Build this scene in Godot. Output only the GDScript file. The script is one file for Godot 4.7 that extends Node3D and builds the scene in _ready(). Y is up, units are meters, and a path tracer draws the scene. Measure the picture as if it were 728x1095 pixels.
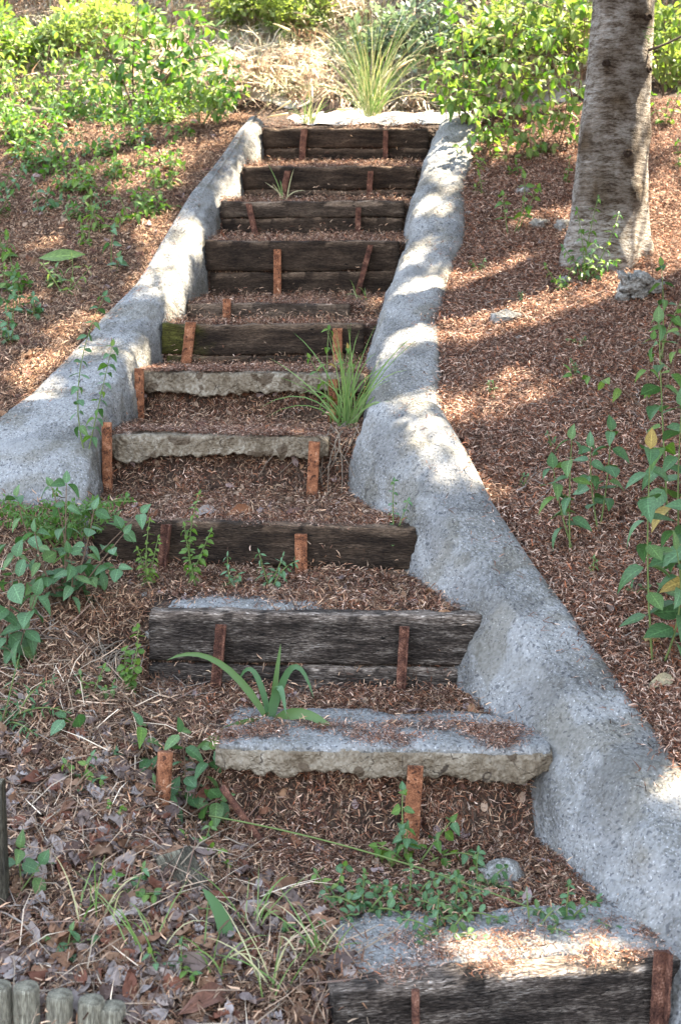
extends Node3D
# A flight of timber and concrete steps climbing a wooded slope.
# Plan coordinates: x to the right, d = distance up the hill from the camera, y = height relative to the eye.

const EYE := 2.0
const TO_SUN := Vector3(0.470, 0.841, -0.268)

var rng := RandomNumberGenerator.new()
var lump := FastNoiseLite.new()
var rough := FastNoiseLite.new()
var pits := FastNoiseLite.new()
var M := {}
var used := {}
var leaf_mesh := {}
var needle_clumps: Array = []

# ------------------------------------------------------------------ tables
var hill := [[-60, -2.3], [0, -2.05], [2.4, -2.0], [3.45, -1.67], [4.25, -1.41], [4.85, -1.17], [5.35, -0.97], [5.9, -0.726], [6.45, -0.524], [6.95, -0.334], [7.35, -0.19], [7.85, 0.06], [8.3, 0.285], [8.75, 0.503], [9.2, 0.765], [10.5, 0.95], [10.8, 1.06], [13.2, 2.95], [17, 6.0], [30, 12], [90, 20]]
var left_edge := [[2.0, 0.15], [3.45, 0.0], [4.25, -0.40], [4.85, -0.627], [5.35, -0.87], [5.9, -0.926], [6.45, -0.863], [6.95, -0.817], [7.35, -0.74], [7.85, -0.697], [8.3, -0.659], [8.75, -0.558], [9.2, -0.466], [10, -0.40]]
var right_edge := [[2.0, 1.05], [3.45, 0.76], [4.25, 0.56], [4.85, 0.376], [5.35, 0.204], [5.9, 0.075], [6.45, 0.085], [6.95, 0.11], [7.35, 0.18], [7.85, 0.30], [8.3, 0.342], [8.75, 0.432], [9.2, 0.535], [10, 0.66]]
var left_width := [[5.0, 1.3], [5.5, 0.85], [5.8, 0.52], [6.0, 0.45], [6.2, 0.39], [6.8, 0.30], [7.4, 0.26], [8.3, 0.18], [9.2, 0.13]]
# the steps from the bottom up: ends in plan, height of the nosing, height of the ground at the foot of the riser, depth of the riser
var steps := [
	{"l": Vector2(-0.02, 3.38), "r": Vector2(0.85, 3.528), "y": -1.668, "base": -2.02, "w": 0.07},
	{"l": Vector2(-0.343, 4.26), "r": Vector2(0.545, 4.22), "y": -1.41, "base": -1.66, "w": 0.16},
	{"l": Vector2(-0.635, 4.88), "r": Vector2(0.455, 4.816), "y": -1.172, "base": -1.42, "w": 0.07},
	{"l": Vector2(-0.90, 5.42), "r": Vector2(0.27, 5.273), "y": -0.972, "base": -1.14, "w": 0.07},
	{"l": Vector2(-0.90, 5.93), "r": Vector2(-0.09, 5.86), "y": -0.73, "base": -0.955, "w": 0.12},
	{"l": Vector2(-0.87, 6.48), "r": Vector2(0.05, 6.40), "y": -0.524, "base": -0.735, "w": 0.11},
	{"l": Vector2(-0.83, 6.95), "r": Vector2(0.11, 6.93), "y": -0.334, "base": -0.53, "w": 0.07},
	{"l": Vector2(-0.75, 7.35), "r": Vector2(0.05, 7.35), "y": -0.253, "base": -0.342, "w": 0.06},
	{"l": Vector2(-0.705, 7.85), "r": Vector2(0.31, 7.84), "y": 0.06, "base": -0.235, "w": 0.07},
	{"l": Vector2(-0.665, 8.30), "r": Vector2(0.355, 8.29), "y": 0.285, "base": 0.085, "w": 0.07},
	{"l": Vector2(-0.57, 8.75), "r": Vector2(0.445, 8.75), "y": 0.503, "base": 0.295, "w": 0.07},
	{"l": Vector2(-0.475, 9.20), "r": Vector2(0.545, 9.20), "y": 0.765, "base": 0.545, "w": 0.07},
]

func look_up(t: Array, d: float) -> float:
	if d <= t[0][0]: return t[0][1]
	for i in range(1, t.size()):
		if d < t[i][0]:
			var a = t[i - 1]
			var b = t[i]
			return lerpf(a[1], b[1], (d - a[0]) / (b[0] - a[0]))
	return t[-1][1]

func N(d: float) -> float:
	return (look_up(hill, d - 0.12) + look_up(hill, d) + look_up(hill, d + 0.12)) / 3.0

func W(x: float, y: float, d: float) -> Vector3:
	return Vector3(x, y + EYE, -d)

func side(x: float, d: float) -> float:
	var y := N(d)
	if x > 0.0:
		y += 0.02 + 0.08 * maxf(0.0, minf(x, 8.0) - 0.6)
	else:
		y += -0.05 * (1.0 - smoothstep(4.9, 5.5, d))
	var k := 0.03 if d < 10.6 else 0.25
	return y + lump.get_noise_2d(x * 1.0, d) * k + rough.get_noise_2d(x, d) * 0.014

func tread(x: float, d: float) -> float:
	var py := -2.02
	var pd := 2.0
	for s in steps:
		var l: Vector2 = s.l
		var r: Vector2 = s.r
		var at: float = l.y + (clampf(x, l.x - 0.1, r.x + 0.1) - l.x) / (r.x - l.x) * (r.y - l.y)
		if d < at + 0.02:
			return lerpf(py, s.base, clampf((d - pd) / maxf(0.05, at - pd), 0.0, 1.0))
		if d < at + s.w:
			return lerpf(s.base, s.y - 0.012, pow((d - at - 0.02) / (s.w - 0.02), 0.8))
		py = s.y - 0.012
		pd = at + s.w
	return N(d)

func ground(x: float, d: float) -> float:
	var s := side(x, d)
	if d > 9.6 or x < -1.6 or x > 1.4: return s
	var m := 0.10 if d > 5.5 else lerpf(0.30, 0.10, smoothstep(5.2, 5.5, d))
	if d < 3.5: m = 0.06
	var xl := look_up(left_edge, d)
	var xr := look_up(right_edge, d)
	var k := smoothstep(xl - m, xl - 0.01, x) * (1.0 - smoothstep(xr + 0.15, xr + 0.28, x)) * (1.0 - smoothstep(9.3, 9.6, d))
	if k <= 0.0: return s
	var t := tread(x, d) + rough.get_noise_2d(x, d) * 0.010 + lump.get_noise_2d(x * 2.0, d * 2.0) * 0.008
	return lerpf(s, t, k)

func at_ground(x: float, d: float, up := 0.0) -> Vector3:
	return W(x, ground(x, d) + up, d)

func ground_normal(x: float, d: float) -> Vector3:
	var e := 0.05
	return Vector3(ground(x - e, d) - ground(x + e, d), 2.0 * e, ground(x, d + e) - ground(x, d - e)).normalized()

# ------------------------------------------------------------------ nodes
func numbered(called: String) -> String:
	var n: int = used.get(called, 0)
	used[called] = n + 1
	return called if n == 0 else "%s_%03d" % [called, n]

func thing(called: String, label: String, category: String, at := Vector3.ZERO, turn := 0.0, group := "") -> Node3D:
	var o := Node3D.new()
	o.name = numbered(called)
	add_child(o)
	o.position = at
	o.rotation.y = turn
	tag(o, label, category, group)
	return o

func tag(o: Node, label: String, category: String, group := "", kind := "") -> void:
	if label: o.set_meta("label", label)
	if category: o.set_meta("category", category)
	if group: o.set_meta("group", group)
	if kind: o.set_meta("kind", kind)

func part(called: String, mesh: Mesh, m: Material, parent: Node, at := Transform3D()) -> MeshInstance3D:
	var o := MeshInstance3D.new()
	o.name = called if parent != self else numbered(called)
	o.mesh = mesh
	o.material_override = m
	o.transform = at
	parent.add_child(o, true)
	return o

# ------------------------------------------------------------------ meshes
func start() -> SurfaceTool:
	var st := SurfaceTool.new()
	st.begin(Mesh.PRIMITIVE_TRIANGLES)
	return st

func finish(st: SurfaceTool) -> ArrayMesh:
	st.index()
	st.generate_normals()
	return st.commit()

# rings of equally many points, closed around; every point may carry a colour
func loft(st: SurfaceTool, rings: Array, closed := true, caps := true, colors: Array = []) -> void:
	var n: int = rings[0].size()
	var m := n if closed else n - 1
	for i in rings.size() - 1:
		for j in m:
			var k := (j + 1) % n
			for c in [[i, j], [i, k], [i + 1, k], [i, j], [i + 1, k], [i + 1, j]]:
				if colors: st.set_color(colors[c[0]][c[1]])
				st.add_vertex(rings[c[0]][c[1]])
	if caps and closed:
		for e in [0, rings.size() - 1]:
			var mid := Vector3.ZERO
			for p in rings[e]: mid += p
			mid /= n
			for j in n:
				var k := (j + 1) % n
				var order := [k, j] if e == 0 else [j, k]
				if colors: st.set_color(colors[e][0])
				st.add_vertex(mid)
				for q in order:
					if colors: st.set_color(colors[e][q])
					st.add_vertex(rings[e][q])

func tube(st: SurfaceTool, pts: Array, r0: float, r1: float, sides := 5) -> void:
	var rings := []
	for i in pts.size():
		var t: Vector3 = (pts[mini(i + 1, pts.size() - 1)] - pts[maxi(i - 1, 0)]).normalized()
		var a := t.cross(Vector3.RIGHT if absf(t.x) < 0.8 else Vector3.UP).normalized()
		var b := t.cross(a)
		var r := lerpf(r0, r1, float(i) / (pts.size() - 1))
		var ring := PackedVector3Array()
		for j in sides:
			var u := TAU * j / sides
			ring.append(pts[i] + (a * cos(u) + b * sin(u)) * r)
		rings.append(ring)
	loft(st, rings)

func catmull(p: Array, t: float):
	var n := p.size() - 1
	var i := clampi(int(t * n), 0, n - 1)
	var f := t * n - i
	var a = p[maxi(i - 1, 0)]
	var b = p[i]
	var c = p[i + 1]
	var d = p[mini(i + 2, n)]
	return 0.5 * ((2.0 * b) + (c - a) * f + (2.0 * a - 5.0 * b + 4.0 * c - d) * f * f + (3.0 * b - a - 3.0 * c + d) * f * f * f)

func bend(a: Vector3, b: Vector3, sag: Vector3, n := 6) -> Array:
	var out := []
	for i in n + 1:
		var t := float(i) / n
		out.append(a.lerp(b, t) + sag * 4.0 * t * (1.0 - t))
	return out

# a leaf of length 1 along +y, its face towards +z
func make_leaf(shape: String, wide: float, fold: float, curl: float, twist := 0.0) -> ArrayMesh:
	var st := start()
	var n := 6
	var rows := []
	for i in n + 1:
		var t := float(i) / n
		var w := 0.0
		match shape:
			"ovate": w = pow(sin(PI * pow(t, 0.72)), 0.9)
			"lance": w = pow(sin(PI * pow(t, 0.85)), 1.1)
			"round": w = sqrt(maxf(0.0, 1.0 - pow(2.0 * t - 1.0, 2.0)))
			"heart": w = pow(sin(PI * pow(t, 0.55)), 0.8)
			"blade": w = minf(1.0, 5.0 * t + 0.4) * pow(1.0 - t, 0.5)
			"dead": w = pow(sin(PI * pow(t, 0.8)), 0.7) * (0.8 + 0.3 * sin(t * 19.0))
		w = maxf(w, 0.02) * wide
		var y := t - curl * curl * 0.15 * t * t * t
		var z := -curl * t * t
		var a := twist * t
		var row := []
		for s in [-1.0, -0.5, 0.0, 0.5, 1.0]:
			var x: float = s * w
			var zz: float = fold * absf(x)
			if shape == "dead": zz += 0.10 * sin(t * 9.0 + s * 3.1 + curl * 8.0) + 0.06 * sin(t * 21.0 - s * 5.0)
			row.append(Vector3(x * cos(a) - zz * sin(a), y, z + x * sin(a) + zz * cos(a)))
		rows.append(row)
	for i in n:
		for j in 4:
			for c in [[i, j], [i + 1, j], [i + 1, j + 1], [i, j], [i + 1, j + 1], [i, j + 1]]:
				var g := 1.18 if c[1] == 2 else 0.92 if c[1] % 2 == 0 else 1.0
				st.set_color(Color(g, g, g))
				st.set_uv(Vector2(c[1] / 4.0, float(c[0]) / n))
				st.add_vertex(rows[c[0]][c[1]])
	return finish(st)

func aim(dir: Vector3, face: Vector3, length: float, at: Vector3, wide := 1.0) -> Transform3D:
	var y := dir.normalized()
	var x := y.cross(face)
	if x.length() < 0.01: x = y.cross(Vector3(0.3, 0.2, 0.9))
	x = x.normalized()
	return Transform3D(Basis(x * length * wide, y * length, x.cross(y) * length), at)

# ------------------------------------------------------------------ textures and materials
func lin(r: float, g: float, b: float) -> Color:
	return Color(r, g, b).linear_to_srgb()

func noise_bytes(size: int, freq: float, octaves: int, kind: int, seed_: int) -> PackedByteArray:
	var f := FastNoiseLite.new()
	f.seed = seed_
	f.frequency = freq
	f.noise_type = kind
	f.fractal_octaves = octaves
	f.cellular_return_type = FastNoiseLite.RETURN_DISTANCE
	var im := f.get_seamless_image(size, size, false, false, 0.12, true)
	im.convert(Image.FORMAT_L8)
	return im.get_data()

# layers: [freq, octaves, kind, seed, weight]; stops: [position, linear colour]
func blend_texture(size: int, layers: Array, stops: Array, specks: Array = []) -> ImageTexture:
	var lut := PackedByteArray()
	for i in 256:
		var v := i / 255.0
		var c: Color = stops[0][1]
		for k in stops.size() - 1:
			if v >= stops[k][0]:
				c = stops[k][1].lerp(stops[k + 1][1], clampf((v - stops[k][0]) / (stops[k + 1][0] - stops[k][0]), 0, 1))
		c = c.linear_to_srgb()
		lut.append_array([int(c.r * 255), int(c.g * 255), int(c.b * 255)])
	var sum := mix_bytes(size, layers)
	var out := PackedByteArray()
	out.resize(size * size * 3)
	for i in size * size:
		var k := sum[i] * 3
		out[i * 3] = lut[k]
		out[i * 3 + 1] = lut[k + 1]
		out[i * 3 + 2] = lut[k + 2]
	for sp in specks:
		# [freq, kind, seed, from, to, linear colour]: matter of another colour where the noise lies between the two limits
		var b := noise_bytes(size, sp[0], 2, sp[1], sp[2])
		var c: Color = (sp[5] as Color).linear_to_srgb()
		for i in size * size:
			if b[i] >= sp[3] and b[i] < sp[4]:
				out[i * 3] = (out[i * 3] + int(c.r * 765)) / 4
				out[i * 3 + 1] = (out[i * 3 + 1] + int(c.g * 765)) / 4
				out[i * 3 + 2] = (out[i * 3 + 2] + int(c.b * 765)) / 4
	return ImageTexture.create_from_image(Image.create_from_data(size, size, false, Image.FORMAT_RGB8, out))

func mix_bytes(size: int, layers: Array) -> PackedByteArray:
	var sum := PackedFloat32Array()
	sum.resize(size * size)
	var total := 0.0
	for l in layers:
		var b := noise_bytes(size, l[0], l[1], l[2], l[3])
		var w: float = l[4]
		total += w
		for i in size * size:
			sum[i] += b[i] * w
	var out := PackedByteArray()
	out.resize(size * size)
	for i in size * size:
		out[i] = int(clampf(((sum[i] / total) - 127.0) * 1.5 + 127.0, 0, 255))
	return out

func height_texture(size: int, layers: Array) -> ImageTexture:
	return ImageTexture.create_from_image(Image.create_from_data(size, size, false, Image.FORMAT_L8, mix_bytes(size, layers)))

func mat(c: Color, r := 0.9, spec := 0.35) -> StandardMaterial3D:
	var m := StandardMaterial3D.new()
	m.albedo_color = c
	m.roughness = r
	m.metallic_specular = spec
	return m

func surfaced(tex: Texture2D, high: Texture2D, scale: Vector3, deep: float, in_world: bool, r := 0.92) -> StandardMaterial3D:
	var m := mat(Color.WHITE, r, 0.3)
	m.albedo_texture = tex
	m.uv1_triplanar = true
	m.uv1_world_triplanar = in_world
	m.uv1_scale = scale
	m.uv1_triplanar_sharpness = 6.0
	if high:
		m.heightmap_enabled = true
		m.heightmap_texture = high
		m.heightmap_scale = deep
	m.vertex_color_use_as_albedo = true
	return m

func vein_texture() -> ImageTexture:
	var w := 96
	var h := 192
	var b := noise_bytes(256, 0.05, 4, FastNoiseLite.TYPE_SIMPLEX_SMOOTH, 91)
	var out := PackedByteArray()
	for y in h:
		for x in w:
			var s := absf(2.0 * (x + 0.5) / w - 1.0)
			var t := (y + 0.5) / h
			var f := fposmod((t - s * 0.30) * 8.0, 1.0)
			var v := 0.74 + 0.22 * (b[y * 256 + x] / 255.0 - 0.5)
			v += 0.16 * exp(-pow(minf(f, 1.0 - f) / 0.07, 2.0)) * (1.0 - s * 0.6)
			v += 0.22 * exp(-pow(s / 0.06, 2.0))
			var g := int(clampf(v, 0, 1) * 255)
			out.append_array([g, g, g])
	return ImageTexture.create_from_image(Image.create_from_data(w, h, false, Image.FORMAT_RGB8, out))

func leafy_mat(c: Color, through: Color, r := 0.5) -> StandardMaterial3D:
	var m := mat(c.linear_to_srgb(), r, 0.4)
	m.vertex_color_use_as_albedo = true
	m.cull_mode = BaseMaterial3D.CULL_DISABLED
	m.backlight_enabled = true
	m.backlight = through.linear_to_srgb()
	if M.has("veins"): m.albedo_texture = M.veins
	return m

func tinted(r := 0.85, through := 0.0) -> StandardMaterial3D:
	var m := mat(Color.WHITE, r, 0.25)
	m.vertex_color_use_as_albedo = true
	m.cull_mode = BaseMaterial3D.CULL_DISABLED
	if through > 0.0:
		m.backlight_enabled = true
		m.backlight = Color(through, through, through).linear_to_srgb()
	return m

func make_materials() -> void:
	var S := FastNoiseLite.TYPE_SIMPLEX_SMOOTH
	var V := FastNoiseLite.TYPE_VALUE
	var C := FastNoiseLite.TYPE_CELLULAR
	# concrete: grey cement with darker stains and pits of lost aggregate
	var ct := blend_texture(1024, [[0.004, 5, S, 11, 0.9], [0.09, 3, S, 12, 0.8], [0.30, 2, V, 13, 0.8]], [[0.0, Color(0.10, 0.10, 0.10)], [0.28, Color(0.135, 0.128, 0.112)], [0.47, Color(0.195, 0.19, 0.177)], [0.75, Color(0.25, 0.245, 0.232)], [1.0, Color(0.35, 0.34, 0.325)]], [[0.11, S, 17, 0, 62, Color(0.06, 0.06, 0.065)], [0.16, S, 18, 205, 256, Color(0.55, 0.54, 0.52)], [0.045, S, 19, 0, 46, Color(0.07, 0.07, 0.072)], [0.022, S, 20, 0, 30, Color(0.075, 0.072, 0.066)]])
	var ch := height_texture(1024, [[0.05, 3, S, 14, 1.0], [0.28, 2, V, 15, 1.0], [0.02, 3, S, 16, 1.0]])
	M.concrete = surfaced(ct, ch, Vector3.ONE * 0.6, 0.8, true)
	M.cast_slab = surfaced(blend_texture(512, [[0.012, 4, S, 21, 1.0], [0.12, 3, S, 22, 1.0], [0.3, 2, V, 23, 0.7]], [[0.0, Color(0.06, 0.042, 0.026)], [0.35, Color(0.145, 0.112, 0.075)], [0.65, Color(0.235, 0.195, 0.142)], [1.0, Color(0.38, 0.335, 0.265)]], [[0.02, S, 24, 0, 70, Color(0.07, 0.048, 0.03)], [0.014, S, 25, 124, 127, Color(0.03, 0.022, 0.016)]]), ch, Vector3.ONE * 0.8, 1.3, true)
	# wood: grain runs along the local x axis
	var wl := [[0.008, 4, S, 31, 1.0], [0.05, 3, S, 32, 1.0], [0.25, 2, V, 33, 0.9]]
	var wh := height_texture(512, [[0.02, 3, S, 34, 0.7], [0.07, 3, S, 35, 1.0], [0.22, 2, V, 36, 0.7]])
	var crack := [[0.016, S, 37, 124, 129, Color(0.006, 0.005, 0.004)], [0.05, S, 38, 0, 28, Color(0.008, 0.006, 0.005)]]
	var grain := Vector3(0.95, 6.0, 6.0)
	M.wood_dark = surfaced(blend_texture(512, wl, [[0.0, Color(0.029, 0.019, 0.013)], [0.36, Color(0.076, 0.051, 0.034)], [0.6, Color(0.147, 0.100, 0.067)], [0.82, Color(0.252, 0.177, 0.121)], [1.0, Color(0.546, 0.416, 0.295)]], crack), wh, grain, 0.7, false)
	M.wood_grey = surfaced(blend_texture(512, wl, [[0.0, Color(0.036, 0.029, 0.024)], [0.32, Color(0.067, 0.051, 0.040)], [0.50, Color(0.156, 0.123, 0.101)], [0.66, Color(0.299, 0.246, 0.203)], [0.80, Color(0.598, 0.510, 0.432)], [1.0, Color(0.665, 0.630, 0.588)]], crack), wh, grain, 0.9, false)
	M.wood_brown = surfaced(blend_texture(512, wl, [[0.0, Color(0.042, 0.029, 0.021)], [0.4, Color(0.147, 0.105, 0.074)], [0.7, Color(0.315, 0.231, 0.168)], [1.0, Color(0.588, 0.462, 0.357)]], crack), wh, grain, 0.7, false)
	M.log = surfaced(blend_texture(512, wl, [[0.0, Color(0.058, 0.051, 0.039)], [0.4, Color(0.189, 0.170, 0.124)], [0.7, Color(0.348, 0.320, 0.234)], [1.0, Color(0.551, 0.511, 0.403)]]), wh, Vector3(8, 0.8, 8), 1.2, false)
	# rusty steel
	var rl := [[0.02, 4, S, 41, 1.0], [0.15, 3, S, 42, 0.8]]
	var rh := height_texture(256, rl)
	M.rust_orange = surfaced(blend_texture(256, rl, [[0.0, Color(0.05, 0.020, 0.012)], [0.35, Color(0.17, 0.066, 0.032)], [0.7, Color(0.31, 0.128, 0.062)], [1.0, Color(0.42, 0.23, 0.14)]], [[0.04, S, 43, 0, 52, Color(0.04, 0.018, 0.012)]]), rh, Vector3.ONE * 4.0, 0.5, false)
	M.rust_dark = surfaced(blend_texture(256, rl, [[0.0, Color(0.03, 0.014, 0.010)], [0.4, Color(0.085, 0.038, 0.026)], [0.75, Color(0.16, 0.072, 0.045)], [1.0, Color(0.30, 0.16, 0.11)]]), rh, Vector3.ONE * 4.0, 0.5, false)
	# earth under the litter
	var eh := height_texture(512, [[0.03, 4, S, 51, 1.0], [0.2, 3, V, 52, 1.0]])
	M.earth = surfaced(blend_texture(1024, [[0.01, 4, S, 53, 1.0], [0.1, 3, S, 54, 1.0], [0.3, 2, V, 55, 1.0]], [[0.0, Color(0.014, 0.009, 0.006)], [0.4, Color(0.040, 0.025, 0.017)], [0.7, Color(0.085, 0.056, 0.038)], [1.0, Color(0.19, 0.135, 0.095)]]), eh, Vector3.ONE * 0.7, 3.0, true)
	# pale flaking bark with lenticels running around the trunk
	M.bark = surfaced(blend_texture(1024, [[0.008, 4, S, 61, 1.3], [0.03, 3, S, 62, 1.0], [0.12, 3, S, 63, 0.7]], [[0.0, Color(0.045, 0.030, 0.019)], [0.26, Color(0.13, 0.095, 0.066)], [0.42, Color(0.27, 0.225, 0.175)], [0.6, Color(0.42, 0.375, 0.32)], [1.0, Color(0.62, 0.585, 0.53)]]), height_texture(512, [[0.02, 4, S, 64, 1.0], [0.12, 3, S, 65, 1.0]]), Vector3(1.1, 3.4, 1.1), 3.0, false)
	M.knot = surfaced(M.earth.albedo_texture, eh, Vector3.ONE * 4.0, 2.0, false)
	M.limb = mat(lin(0.10, 0.075, 0.055))
	M.stone = surfaced(blend_texture(512, [[0.02, 4, S, 71, 1.0], [0.12, 3, S, 72, 0.8]], [[0.0, Color(0.07, 0.062, 0.05)], [0.4, Color(0.20, 0.185, 0.16)], [0.75, Color(0.36, 0.345, 0.31)], [1.0, Color(0.52, 0.50, 0.46)]]), eh, Vector3.ONE * 3.0, 1.2, false)
	M.gravel = surfaced(blend_texture(512, [[0.02, 4, S, 81, 1.0], [0.2, 3, V, 82, 1.0]], [[0.0, Color(0.22, 0.19, 0.15)], [0.5, Color(0.42, 0.38, 0.33)], [1.0, Color(0.6, 0.57, 0.52)]]), eh, Vector3.ONE * 1.0, 2.0, true)
	M.canopy = leafy_mat(Color(0.035, 0.075, 0.022), Color(0.20, 0.30, 0.06))
	M.seed_head = leafy_mat(Color(0.62, 0.52, 0.34), Color(0.6, 0.5, 0.3))
	M.moss = leafy_mat(Color(0.06, 0.10, 0.015), Color(0.1, 0.15, 0.02), 0.9)
	M.grass = [leafy_mat(Color(0.13, 0.22, 0.06), Color(0.4, 0.5, 0.15)), leafy_mat(Color(0.19, 0.27, 0.09), Color(0.4, 0.5, 0.15)), leafy_mat(Color(0.50, 0.47, 0.27), Color(0.6, 0.6, 0.35))]
	M.veins = vein_texture()
	M.litter = tinted(0.8)
	M.dead = tinted(0.7, 0.25)
	M.straw = tinted(0.7, 0.35)
	M.stem_green = mat(lin(0.12, 0.16, 0.05))
	M.stem_brown = mat(lin(0.13, 0.085, 0.055))
	M.twig = mat(lin(0.26, 0.22, 0.185))
	M.root = mat(lin(0.20, 0.16, 0.12))
	# leaves: [cool green of the shade plants], [yellow green of the shrubs at the top], [yellowing], [grey green of the bank]
	M.cool = [leafy_mat(Color(0.15, 0.29, 0.125), Color(0.40, 0.62, 0.20)), leafy_mat(Color(0.20, 0.36, 0.17), Color(0.40, 0.62, 0.20)), leafy_mat(Color(0.115, 0.235, 0.085), Color(0.40, 0.62, 0.20)), leafy_mat(Color(0.20, 0.33, 0.11), Color(0.45, 0.62, 0.2))]
	M.fresh = [leafy_mat(Color(0.23, 0.40, 0.08), Color(0.72, 0.9, 0.26)), leafy_mat(Color(0.30, 0.46, 0.10), Color(0.78, 0.92, 0.28)), leafy_mat(Color(0.17, 0.33, 0.07), Color(0.66, 0.88, 0.24))]
	M.pale = [leafy_mat(Color(0.44, 0.54, 0.19), Color(0.85, 0.95, 0.4)), leafy_mat(Color(0.36, 0.50, 0.14), Color(0.8, 0.92, 0.32))]  # lighter copy of the crest greens, glare of full sun put into the colour
	M.yellow = [leafy_mat(Color(0.62, 0.46, 0.13), Color(0.8, 0.6, 0.2))]
	M.sage = [leafy_mat(Color(0.38, 0.45, 0.33), Color(0.6, 0.7, 0.45)), leafy_mat(Color(0.30, 0.38, 0.26), Color(0.6, 0.7, 0.45))]
	for shape in [["ovate", 0.30], ["lance", 0.19], ["round", 0.42], ["heart", 0.40], ["blade", 0.055]]:
		leaf_mesh[shape[0]] = [make_leaf(shape[0], shape[1], 0.25, 0.18), make_leaf(shape[0], shape[1], 0.45, 0.4, 0.3), make_leaf(shape[0], shape[1] * 1.1, 0.12, 0.05, -0.25), make_leaf(shape[0], shape[1] * 0.9, 0.3, 0.65, -0.15)]

# ------------------------------------------------------------------ the setting
func axis_list(runs: Array) -> Array:
	# runs: [from, to, spacing]
	var out := []
	for r in runs:
		var n := maxi(1, int(round((r[1] - r[0]) / r[2])))
		for i in n: out.append(lerpf(r[0], r[1], float(i) / n))
	out.append(runs[-1][1])
	return out

func make_ground() -> void:
	var xs := axis_list([[-60, -20, 8], [-20, -6, 2], [-6, -2.8, 0.25], [-2.8, -1.1, 0.05], [-1.1, 1.1, 0.03], [1.1, 2.8, 0.05], [2.8, 6, 0.25], [6, 20, 2], [20, 60, 8]])
	var ds := axis_list([[-40, -8, 8], [-8, 1.6, 0.8], [1.6, 3.0, 0.07], [3.0, 9.5, 0.022], [9.5, 12, 0.08], [12, 18, 0.3], [18, 90, 6]])
	var nx := xs.size()
	var nd := ds.size()
	var v := PackedVector3Array()
	var nrm := PackedVector3Array()
	v.resize(nx * nd)
	nrm.resize(nx * nd)
	for j in nd:
		for i in nx:
			v[j * nx + i] = W(xs[i], ground(xs[i], ds[j]), ds[j])
	var idx := PackedInt32Array()
	idx.resize((nx - 1) * (nd - 1) * 6)
	var k := 0
	for j in nd - 1:
		for i in nx - 1:
			var a := j * nx + i
			for q in [a, a + nx, a + nx + 1, a, a + nx + 1, a + 1]:
				idx[k] = q
				k += 1
	for j in nd:
		for i in nx:
			var a := v[j * nx + maxi(i - 1, 0)]
			var b := v[j * nx + mini(i + 1, nx - 1)]
			var c := v[maxi(j - 1, 0) * nx + i]
			var e := v[mini(j + 1, nd - 1) * nx + i]
			nrm[j * nx + i] = (b - a).cross(e - c).normalized()
	var arr := []
	arr.resize(Mesh.ARRAY_MAX)
	arr[Mesh.ARRAY_VERTEX] = v
	arr[Mesh.ARRAY_NORMAL] = nrm
	arr[Mesh.ARRAY_INDEX] = idx
	var mesh := ArrayMesh.new()
	mesh.add_surface_from_arrays(Mesh.PRIMITIVE_TRIANGLES, arr)
	var o := part("ground", mesh, M.earth, self)
	tag(o, "brown earth of the wooded hillside under the litter", "", "", "structure")

# cross-section of a kerb at d: points from the inner foot over the top to the outer foot
func kerb_section(right: bool, lower: bool, d: float, drop: float) -> Array:
	var n := N(d) - drop
	if right:
		var x := look_up(right_edge, d)
		if lower:
			var g := lerpf(0.085, 0.125, smoothstep(5.4, 4.4, d))
			return [Vector2(x - 0.03, n - 0.50), Vector2(x + 0.0, n - 0.17), Vector2(x + g * 0.55, n - 0.01), Vector2(x + g, n + 0.062), Vector2(x + g + 0.09, n + 0.078), Vector2(x + 0.335, n + 0.045), Vector2(x + 0.40, n - 0.25)]
		return [Vector2(x - 0.02, n - 0.50), Vector2(x + 0.015, n - 0.16), Vector2(x + 0.06, n - 0.0), Vector2(x + 0.12, n + 0.055), Vector2(x + 0.22, n + 0.07), Vector2(x + 0.345, n + 0.04), Vector2(x + 0.40, n - 0.25)]
	var xl := look_up(left_edge, d)
	var w := look_up(left_width, d)
	return [Vector2(xl - w - 0.06, n - 0.25), Vector2(xl - w, n + 0.025), Vector2(xl - w * 0.6, n + 0.06), Vector2(xl - 0.09, n + 0.055), Vector2(xl - 0.035, n + 0.0), Vector2(xl - 0.012, n - 0.16), Vector2(xl + 0.02, n - 0.50)]

func kerb_point(right: bool, lower: bool, d: float, u: float, from: float, to: float) -> Vector3:
	var drop := 0.0
	var near := clampf((from + 0.55 - d) / 0.55, 0.0, 1.0)
	if not right: drop += 0.34 * (1.0 - sqrt(1.0 - near * near * 0.98)) + 0.10 * smoothstep(0.55, 0.62, near)
	if right and lower:
		var e := clampf((d - (to - 0.10)) / 0.10, 0.0, 1.0)
		drop += -0.06 * smoothstep(4.9, 5.7, d) + 0.10 * (1.0 - sqrt(1.0 - e * e * 0.98))
	elif right: drop += 0.035 * smoothstep(6.6, 6.0, d)
	var p: Vector2 = catmull(kerb_section(right, lower, d, drop), u)
	if right and lower: p.x -= 0.05 * smoothstep(5.4, 5.85, d) * (1.0 - u)
	var l := lump.get_noise_3d(p.x * 3.0, p.y * 3.0, d * 3.0) * 0.009 + rough.get_noise_3d(p.x * 0.9, p.y * 0.9, d * 0.9) * 0.012 + pits.get_noise_3d(p.x, p.y, d) * 0.008
	return W(p.x + l * (-0.7 if right else 0.7), p.y + l, d)

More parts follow.
